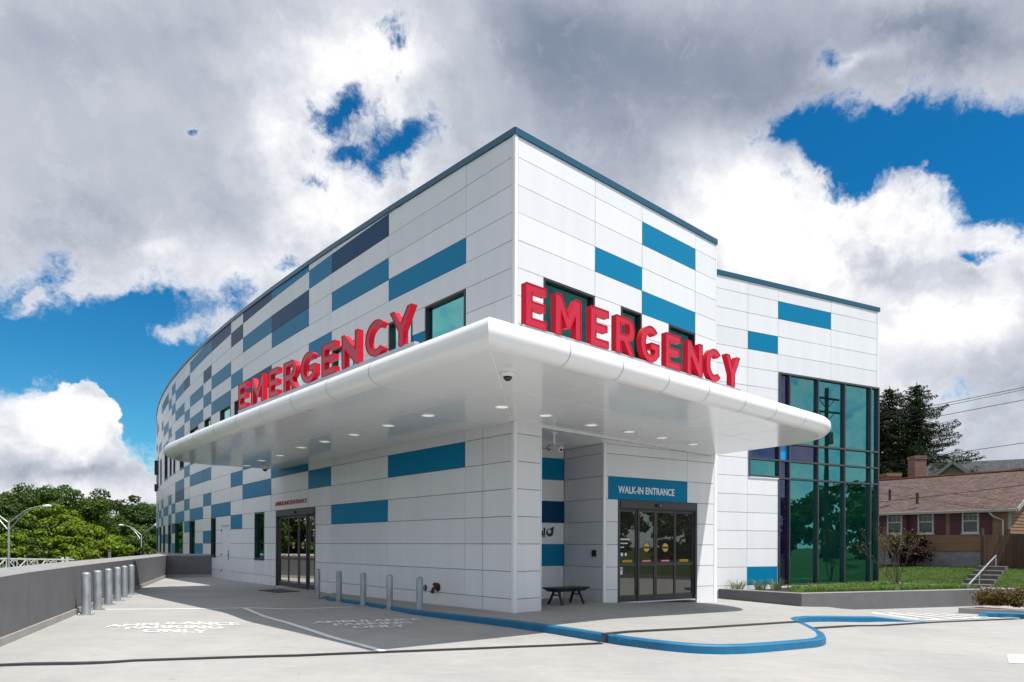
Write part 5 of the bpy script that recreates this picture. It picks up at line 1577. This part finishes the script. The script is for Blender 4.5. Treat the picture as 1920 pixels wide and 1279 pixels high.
m.face([HF.pt(-og, EAVE - ov * sl - .03, ov), HF.pt(HLEN, EAVE - ov * sl - .03, ov), HF.pt(HLEN, EAVE - ov * sl - .03, 0), HF.pt(-og, EAVE - ov * sl - .03, 0)])
m.build('gutter', [CREAMT], house)
m = MB()
for s in (0, 1):
    a = HF.pt(-og - .02, EAVE - ov * sl + .02, ov if s == 0 else -DEP - ov); b = HF.pt(-og - .02, RID + .02, -DEP / 2); m.bar(a, b, .05, .20)
m.build('bargeboard', [CREAMT], house)
m = MB(); m.bar(HF.pt(-og, RID + .14, -DEP / 2), HF.pt(HLEN, RID + .14, -DEP / 2), .26, .07); m.build('ridge_cap', [RIDGE], house)
m = MB(); ud = HF.col(1882, 980); zt = EAVE - ov * sl
m.tube([HF.pt(ud + .5, zt - .02, ov + .02), HF.pt(ud + .35, zt - .25, ov - .1), HF.pt(ud, zt - .45, .10), HF.pt(ud, HZ, .10)], .05, 8); m.build('downspout', [WHITET], house, smooth=50)
for i, (a, b) in enumerate(windows_h):
    m = MB(); fw = .07
    for q in ((a, a + fw, wv0, wv1), (b - fw, b, wv0, wv1), (a + fw, b - fw, wv0, wv0 + .08), (a + fw, b - fw, wv1 - fw, wv1), (a + fw, b - fw, (wv0 + wv1) / 2 - .03, (wv0 + wv1) / 2 + .03)): m.fbox(HF, q[0], q[1], q[2], q[3], -.06, .055)
    for k in (1, 2): uu = a + fw + (b - a - 2 * fw) * k / 3; m.fbox(HF, uu - .012, uu + .012, (wv0 + wv1) / 2 + .03, wv1 - fw, -.04, .02)
    vv = (wv0 + 3 * wv1) / 4; m.fbox(HF, a + fw, b - fw, vv - .012, vv + .012, -.04, .018)
    m.fbox(HF, a - .05, b + .05, wv0 - .06, wv0 - .001, -.02, .09)
    w = m.build('window', [WHITET], house)
    m = MB(); m.face([HF.pt(a + fw, wv0 + .08, -.03), HF.pt(b - fw, wv0 + .08, -.03), HF.pt(b - fw, wv1 - fw, -.03), HF.pt(a + fw, wv1 - fw, -.03)]); m.build('pane', [GHOUSE], w)
    for s in (0, 1):
        x0, x1 = (a - .58, a - .06) if s == 0 else (b + .06, b + .58); m = MB(); m.fbox(HF, x0, x1, wv0 - .05, wv1 + .04, .03, .06, 0)
        for q in range(12): y = wv0 + .05 + (wv1 - wv0 - .1) * q / 12; m.fbox(HF, x0 + .06, x1 - .06, y, y + .05, .06, .072)
        m.build('shutter', [SHUT], house)
ua, ub2 = wu(1728, 1751, 1040); va, vb2 = HF.row(1740, 1047), HF.row(1740, 1034.5); m = MB()
m.fbox(HF, ua, ub2, va, vb2, -.02, .03, 0); m.fbox(HF, ua + .05, (ua + ub2) / 2 - .03, va + .05, vb2 - .05, .03, .034, 1); m.fbox(HF, (ua + ub2) / 2 + .03, ub2 - .05, va + .05, vb2 - .05, .03, .034, 1)
m.build('basement_window', [WHITET, GHOUSE], house)
def brick_stack(name, parent, px0, px1, ytop, D, zb, dp=.8):
    a, b = at_depth(px0, ytop, D), at_depth(px1, ytop, D); w = b.x - a.x; c = (a + b) / 2
    m = MB(); m.box((c.x, c.y, (c.z + zb) / 2 - .12), (w * .92, dp, c.z - zb - .24)); m.box((c.x, c.y, c.z - .12), (w, dp + .08, .22)); m.box((c.x, c.y, c.z - .005), (w * .7, dp * .7, .03))
    o = m.build(name, [BRICK], parent); uv_plane(o.data, Vector((1, .8, 0)), Vector((0, 0, 1))); return o
brick_stack('chimney', roof, 1708, 1731, 855.5, 44.5, 4.5); brick_stack('chimney', roof, 1656, 1684, 888, 44.5, 4.2)
for px, py, D in ((1668.5, 918, 39.0), (1720, 924.5, 37.4)):
    p = at_depth(px, py, D); m = MB(); m.lathe((p.x, p.y, p.z - .6), [(.10, 0), (.07, .1), (.07, .60), (.001, .61)], 12); m.build('vent_pipe', [RUBBER], roof, smooth=40)

# second house behind
G0 = at_depth(1960, 1000, 52); G0.z = 0
GF = Frame.__new__(Frame); GF.p = G0; GF.u = Vector((-.86, .50, 0)); GF.n = Vector((-.50, -.86, 0))
h2 = empty('grey_roof_house', (G0.x, G0.y, .5), 'house with grey shingle roof and small front gable behind the bungalow', 'house')
RZ = 8.75; GL = 10.8
m = MB(); m.fbox(GF, -4, GL, .4, 5.0, -9, 0); m.build('wall', [mat('grey_green_siding', (.17, .18, .15), .8)], h2)
m = MB(); P = [GF.pt(-4, 4.7, .5), GF.pt(GL + .4, 4.7, .5), GF.pt(GL - 3.4, RZ, -4.5), GF.pt(-4, RZ, -4.5)]; m.face(P); m.face([GF.pt(GL + .4, 4.7, .5), GF.pt(GL + .4, 4.7, -9.5), GF.pt(GL - 3.4, RZ, -4.5)]); m.face([GF.pt(-4, 4.7, -9.5), GF.pt(GL + .4, 4.7, -9.5), GF.pt(GL - 3.4, RZ, -4.5), GF.pt(-4, RZ, -4.5)])
o = m.build('roof', [SHINGLE2], h2); uv_plane(o.data, GF.u, GF.n * -.75 + Vector((0, 0, .65)))
du = GF.col(1785.5, 880, .6); ap = GF.row(1785.5, 866, .6); dl, dr_ = GF.col(1742, 895, .6), GF.col(1833, 892, .6); wv = (dl - dr_) / 2; bz_ = ap - 2.0
m = MB(); m.face([GF.pt(du + 2.1, bz_, .55), GF.pt(du - 2.1, bz_, .55), GF.pt(du, ap - .12, .55)]); m.build('gable', [mat('olive_gable_siding', (.16, .17, .12), .8)], h2)
m = MB(); m.face([GF.pt(du + 2.35, bz_ - .05, .85), GF.pt(du, ap, .85), GF.pt(du, ap, -4), GF.pt(du + 2.35, bz_ - .05, -4)]); m.face([GF.pt(du - 2.35, bz_ - .05, .85), GF.pt(du, ap, .85), GF.pt(du, ap, -4), GF.pt(du - 2.35, bz_ - .05, -4)])
o = m.build('gable_roof', [SHINGLE2], h2); uv_plane(o.data, GF.n, GF.u + Vector((0, 0, .5)))
for s in (-1, 1):
    m = MB(); m.bar(GF.pt(du + s * 2.4, bz_ - .12, .88), GF.pt(du, ap - .06, .88), .10, .22); m.build('bargeboard', [mat('sage_trim', (.22, .25, .20), .7)], h2)
brick_stack('chimney', o, 1907, 1935, 878, 47, 5.5)

# fence, steps, handrail
FENCE = mat('brown_fence_board', (.075, .040, .026), .85, noise=.35, nscale=4, stretch=(1, 1, .2), island=.25)
fe = empty('fence', at_depth(1870, 1062, 33), 'brown upright board fence beside the bungalow corner', 'fence')
fa, fb, fc = at_depth(1843.5, 1062, 33.5), at_depth(1893, 1063, 33.2), at_depth(1960, 1066, 32)
fa.z = lawn_z(fa.x, fa.y) - .1; fb.z = lawn_z(fb.x, fb.y) - .1; fc.z = fb.z - .1
m = MB()
for a, b, zt in ((fa, fb, at_depth(1868, 1003.5, 33.3).z), (fb, fc, at_depth(1910, 1001, 32.8).z)):
    n = int((b - a).length / .145)
    for i in range(n):
        p, q = a.lerp(b, i / n), a.lerp(b, (i + .94) / n); d = (b - a).normalized(); w = Vector((d.y, -d.x, 0)) * .02
        z1 = zt + random.Random(i).uniform(-.015, .015)
        m.hexa([p - w, q - w, q + w, p + w] + [Vector((s.x, s.y, z1)) for s in (p - w, q - w, q + w, p + w)])
m.build('board_panel', [FENCE], fe)
for p in (fa, fb, fc):
    m = MB(); m.box((p.x, p.y + .06, p.z + 1.0), (.11, .11, 2.05)); m.build('post', [FENCE], fe)
ST_ = mat('worn_concrete_step', (.105, .095, .082), .9, noise=.25, nscale=4)
s0, s1 = on_ground(1818, 1095, lawn_z), on_ground(1864, 1066, lawn_z)
stp = empty('garden_steps', s0, 'worn concrete garden steps with a metal handrail up the lawn', 'steps')
d = (s1 - s0); d.z = 0; L = d.length; d.normalize(); w = Vector((d.y, -d.x, 0))
z0_, z1_ = lawn_z(s0.x, s0.y) + .02, lawn_z(s1.x, s1.y) + .12
for i in range(6):
    p = s0 + d * L * i / 6; q = s0 + d * L * (i + 1) / 6; zt = z0_ + (z1_ - z0_) * (i + 1) / 6
    m = MB(); P = [p - w * .55, p + w * .55, q + w * .55, q - w * .55]; m.hexa([sm(v, zt - .35) for v in P] + [sm(v, zt) for v in P]); m.build('step', [ST_], stp)
m = MB(); a, b = at_depth(1816.5, 1096, s0.y - .2), at_depth(1867, 1042, s1.y - .2)
m.tube([a, b], .035, 8); m.tube([b, b + Vector((0, 0, -1.0))], .03, 8); m.tube([a.lerp(b, .35), a.lerp(b, .35) - Vector((0, 0, .6))], .03, 8); m.build('handrail', [STEEL], stp, smooth=50)

# ---------------------------------------------------------------- conifers
def conifer(px, ytop, D, rad, label, seed, zb=.3):
    p = at_depth(px, ytop, D); r = np.random.default_rng(seed); H = p.z - zb
    root = empty('conifer', (p.x, p.y, zb), label, 'tree', 'dark conifers behind the houses')
    m = MB(); m.tube([(p.x, p.y, zb - .3), (p.x, p.y, zb + H * .5), (p.x, p.y, zb + H)], [.30, .17, .03], 9)
    cen, nrm, size = [], [], []
    k = 0; z = 1.2
    while z < H - .15:
        f = 1 - z / H; L0 = min(6.2, rad * (f ** .66)) + .10; nb = 6 if f > .12 else 5
        for b in range(nb):
            an = k * 2.4 + b * 6.283 / nb + r.normal() * .25; ln = L0 * r.uniform(.55, 1.12)
            dirv = np.array([math.cos(an), math.sin(an), 0]); side = np.array([-dirv[1], dirv[0], 0]); droop = r.uniform(.14, .34)
            pts = []
            for s in np.linspace(.06, 1, max(4, int(ln / .17))):
                pts.append(np.array([p.x, p.y, zb + z]) + dirv * ln * s + np.array([0, 0, -droop * ln * s * (1.5 - 1.1 * s * s)]))
            if ln > .8: m.tube([Vector(q) for q in (pts[0], pts[len(pts) // 2], pts[-1])], [.035, .022, .006], 5, caps=False)
            for i, q in enumerate(pts):
                s = (i + 1) / len(pts); wd = .42 * ln * (1 - .75 * s) * .55 + .10
                for _ in range(10):
                    o = r.uniform(-1, 1); cen.append(q + side * wd * o + np.array([0, 0, -abs(o) * wd * .35 - r.uniform(0, .14)]) + r.normal(size=3) * .03)
                    nrm.append(np.array([0, 0, .8]) + side * o * .9 + r.normal(size=3) * .45); size.append(r.uniform(.08, .20))
        k += 1; z += .27 + .26 * f
    m.build('trunk', [BARK], root)
    quads_mesh('crown', np.array(cen), np.array(nrm), np.array(size), r, [L_FIR], root, .24)
conifer(1719, 717, 62, 8.6, 'tallest dark conifer above the bungalow roof with drooping branches', 21)
conifer(1668, 724, 65, 8.0, 'dark conifer close behind the glass wing beside a taller one', 22)
conifer(1625, 735, 68, 7.0, 'dark conifer mostly hidden by the glass wing', 23)

# ---------------------------------------------------------------- utility pole and lines
WOODP = mat('pole_wood', (.07, .05, .036), .9, noise=.3, nscale=5)
pp = Vector((33.5, 19.6, -1.6)); up_ = empty('utility_pole', pp, 'wooden utility pole with two crossarms reflected in the glass wing', 'utility pole')
m = MB(); m.tube([pp, pp + Vector((0, 0, 13.6))], [.19, .12], 12); m.build('pole', [WOODP], up_, smooth=50)
ld = Vector((-28.5, 55, 0)).normalized(); lx = Vector((ld.y, -ld.x, 0))
for z in (12.9, 12.0):
    m = MB(); m.bar(pp + lx * -1.2 + Vector((0, 0, z)), pp + lx * 1.2 + Vector((0, 0, z)), .1, .12); m.bar(pp + lx * -.8 + Vector((0, 0, z)), pp + Vector((0, 0, z - .7)), .04, .04); m.bar(pp + lx * .8 + Vector((0, 0, z)), pp + Vector((0, 0, z - .7)), .04, .04); m.build('crossarm', [WOODP], up_)
m = MB(); m.lathe(pp + Vector((.35, .1, 9.9)), [(.22, 0), (.24, .05), (.24, .75), (.15, .85), (.02, .86)], 14); m.build('transformer', [mat('transformer_grey', (.2, .21, .22), .6)], up_, smooth=40)
for i, (a, b, nm) in enumerate((((1920, 726.5), (1649, 780), 'topmost'), ((1920, 730.8), (1649, 785), 'second'), ((1920, 750), (1649, 800.5), 'third'), ((1920, 830.7), (1649, 868.5), 'fourth'), ((1920, 909.5), (1649, 941.5), 'lowest'))):
    A0 = at_depth(*a, 34.5 if i < 4 else 30); B0 = at_depth(*b, 43 if i < 4 else 34)
    P = [A0 + (B0 - A0) * s for s in (-.75, -.5, -.25, 0, .5, 1, 1.5)]
    P = [q + Vector((0, 0, .10 * (s - .5) ** 2 - .02)) for q, s in zip(P, (-.75, -.5, -.25, 0, .5, 1, 1.5))]
    m = MB(); m.tube(P, .016 if i != 1 else .013, 6); o = m.build('power_line', [RUBBER], loc=A0); tag(o, 'thin dark overhead line right of the glass wing, %s of five' % nm, 'power line', 'overhead lines above the bungalow')

# ---------------------------------------------------------------- shrubs and the young tree in the planter
L_RUST = leaf_mat('rusty_shrub_leaves', (.105, .075, .022), .5); L_MAPLE = leaf_mat('maroon_leaves', (.028, .012, .012), .4); L_NEW = leaf_mat('new_leaves', (.20, .24, .03), .3)
def shrub(c, rx, rz, n, mats, label, seed, leaf, name='shrub', cat='shrub', group=None, twigs=26):
    r = np.random.default_rng(seed); rr = random.Random(seed); root = empty(name, c, label, cat, group)
    m = MB(); ends = []
    for _ in range(twigs):
        a = rr.uniform(0, 6.283); k = rr.uniform(.3, 1); e = Vector(c) + Vector((math.cos(a) * rx * k, math.sin(a) * rx * k, rz * rr.uniform(.6, 1.9) * (1.1 - .4 * k)))
        m.tube([Vector(c) + Vector((math.cos(a), math.sin(a), 0)) * .05, Vector(c).lerp(e, .5) + Vector((0, 0, .08)), e], [.016, .010, .004], 5, caps=False); ends.append(e)
    m.build('stems', [BARK], root)
    e = np.array([tuple(v) for v in ends]); idx = r.integers(0, len(e), n); cc = np.array(c)
    cen = cc + (e[idx] - cc) * r.uniform(.45, 1.05, size=(n, 1)) + r.normal(size=(n, 3)) * rx * .13
    cen[:, 2] = np.maximum(cen[:, 2], cc[2] + .02)
    quads_mesh('foliage', cen, (cen - cc) + r.normal(size=(n, 3)) * rx * .5 + np.array([0, 0, .2]), r.uniform(.6, 1.3, size=n) * leaf, r, mats, root)
for i, (px, py, rx, rz, lab) in enumerate(((1882, 1144, .60, .30, 'brown green mounded bush behind the right-hand kerb, the left one'), (1928, 1147, .55, .34, 'brown green bush cut by the right edge of the picture'))):
    p = on_ground(px, py); shrub((p.x, p.y + .5, p.z + .1), rx, rz, 2600, [L_RUST], lab, 31 + i, .035, group='brown bushes behind the right-hand kerb', twigs=40)
pm = HC + HF.u * HF.col(1700, 1040, 1.3) + HF.n * 1.3; shrub((pm.x, pm.y, lawn_z(pm.x, pm.y)), 1.15, 1.05, 2800, [L_MAPLE], 'dark maroon ornamental tree against the bungalow wall', 41, .10, 'ornamental_tree', 'tree', twigs=34)
# thin bare-stemmed tree
pb = at_height(1681, 1101, PZ - .05); yt = empty('young_tree', pb, 'young multi-stem tree with sparse new leaves in the planter', 'tree'); rr = random.Random(17); m = MB(); tips = []
def limb(a, d, ln, rad, lvl):
    b = a + d * ln; mid = a.lerp(b, .5) + Vector((rr.uniform(-1, 1), rr.uniform(-1, 1), 0)) * ln * .06
    m.tube([a, mid, b], [rad, rad * .75, rad * .5], 6, caps=False); tips.append(b); tips.append(mid)
    if lvl == 0: return
    for _ in range(3):
        dd = (d + Vector((rr.uniform(-1, 1), rr.uniform(-1, 1), rr.uniform(-.1, .5))) * .55).normalized(); limb(a.lerp(b, rr.uniform(.35, 1)), dd, ln * rr.uniform(.45, .75), rad * .5, lvl - 1)
for dx, dy, dz, ln in ((-.42, .1, 1, 1.25), (-.12, -.1, 1, 1.35), (.12, .15, 1, 1.30), (.34, -.1, 1, 1.2), (-.75, .2, 1, 1.2), (.05, .3, 1, 1.3)):
    limb(pb, Vector((dx, dy, dz)).normalized(), ln, .020, 3)
m.build('trunk', [mat('grey_twig', (.085, .065, .055), .9)], yt)
r = np.random.default_rng(18); tp = np.array([tuple(v) for v in tips]); idx = r.integers(0, len(tp), 420)
quads_mesh('crown', tp[idx] + r.normal(size=(420, 3)) * .05, r.normal(size=(420, 3)) + np.array([0, 0, .6]), r.uniform(.014, .034, 420), r, [L_NEW], yt)

# ---------------------------------------------------------------- what the glass looks at: verge and hedge across the street
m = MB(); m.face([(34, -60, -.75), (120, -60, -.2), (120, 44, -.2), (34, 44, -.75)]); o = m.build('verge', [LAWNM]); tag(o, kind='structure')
for i, (x, y, h, w, k) in enumerate(((46, -4, 8, 4.2, 0), (47, 11.0, 6.6, 4.0, 1), (52, 16.5, 7.6, 4.4, 2), (46, 22, 6.4, 3.8, 3), (44, 3, 6.6, 3.8, 4))):
    broad_tree(Vector((x, y, -.6)), h, w, [L_MID], ('broad tree across the street, mirrored in the left door leaf', 'tree across the street directly behind the utility pole', 'taller tree across the street at the back of the hedge row', 'tree across the street at the right end of the mirrored row', 'low tree across the street, mirrored in the middle of the sliding doors')[i], 50 + i, 'trees across the street', n=5000, low=.08)
# the row goes on to the left beyond the frame, where the curved side mirrors it
src = [o for o in scene.objects if o.get('category') == 'tree' and o.get('group') == GT]
for i, (x, y) in enumerate(((-62, 52), (-60, 42), (-60, 33), (-60, 24), (-60, 15), (-60, 6), (-60, -4), (-62, -15), (-66, 62), (-72, 47), (-72, 30), (-70, 12), (-86, 76))):
    c = copy_tree(src[i % 6]); c.location = (x, y, LOW); c.rotation_euler.z = i * 1.3
    tag(c, 'dark tree beyond the left edge, mirrored in the curved side, %s from the building' % ordw[i], 'tree', GT)
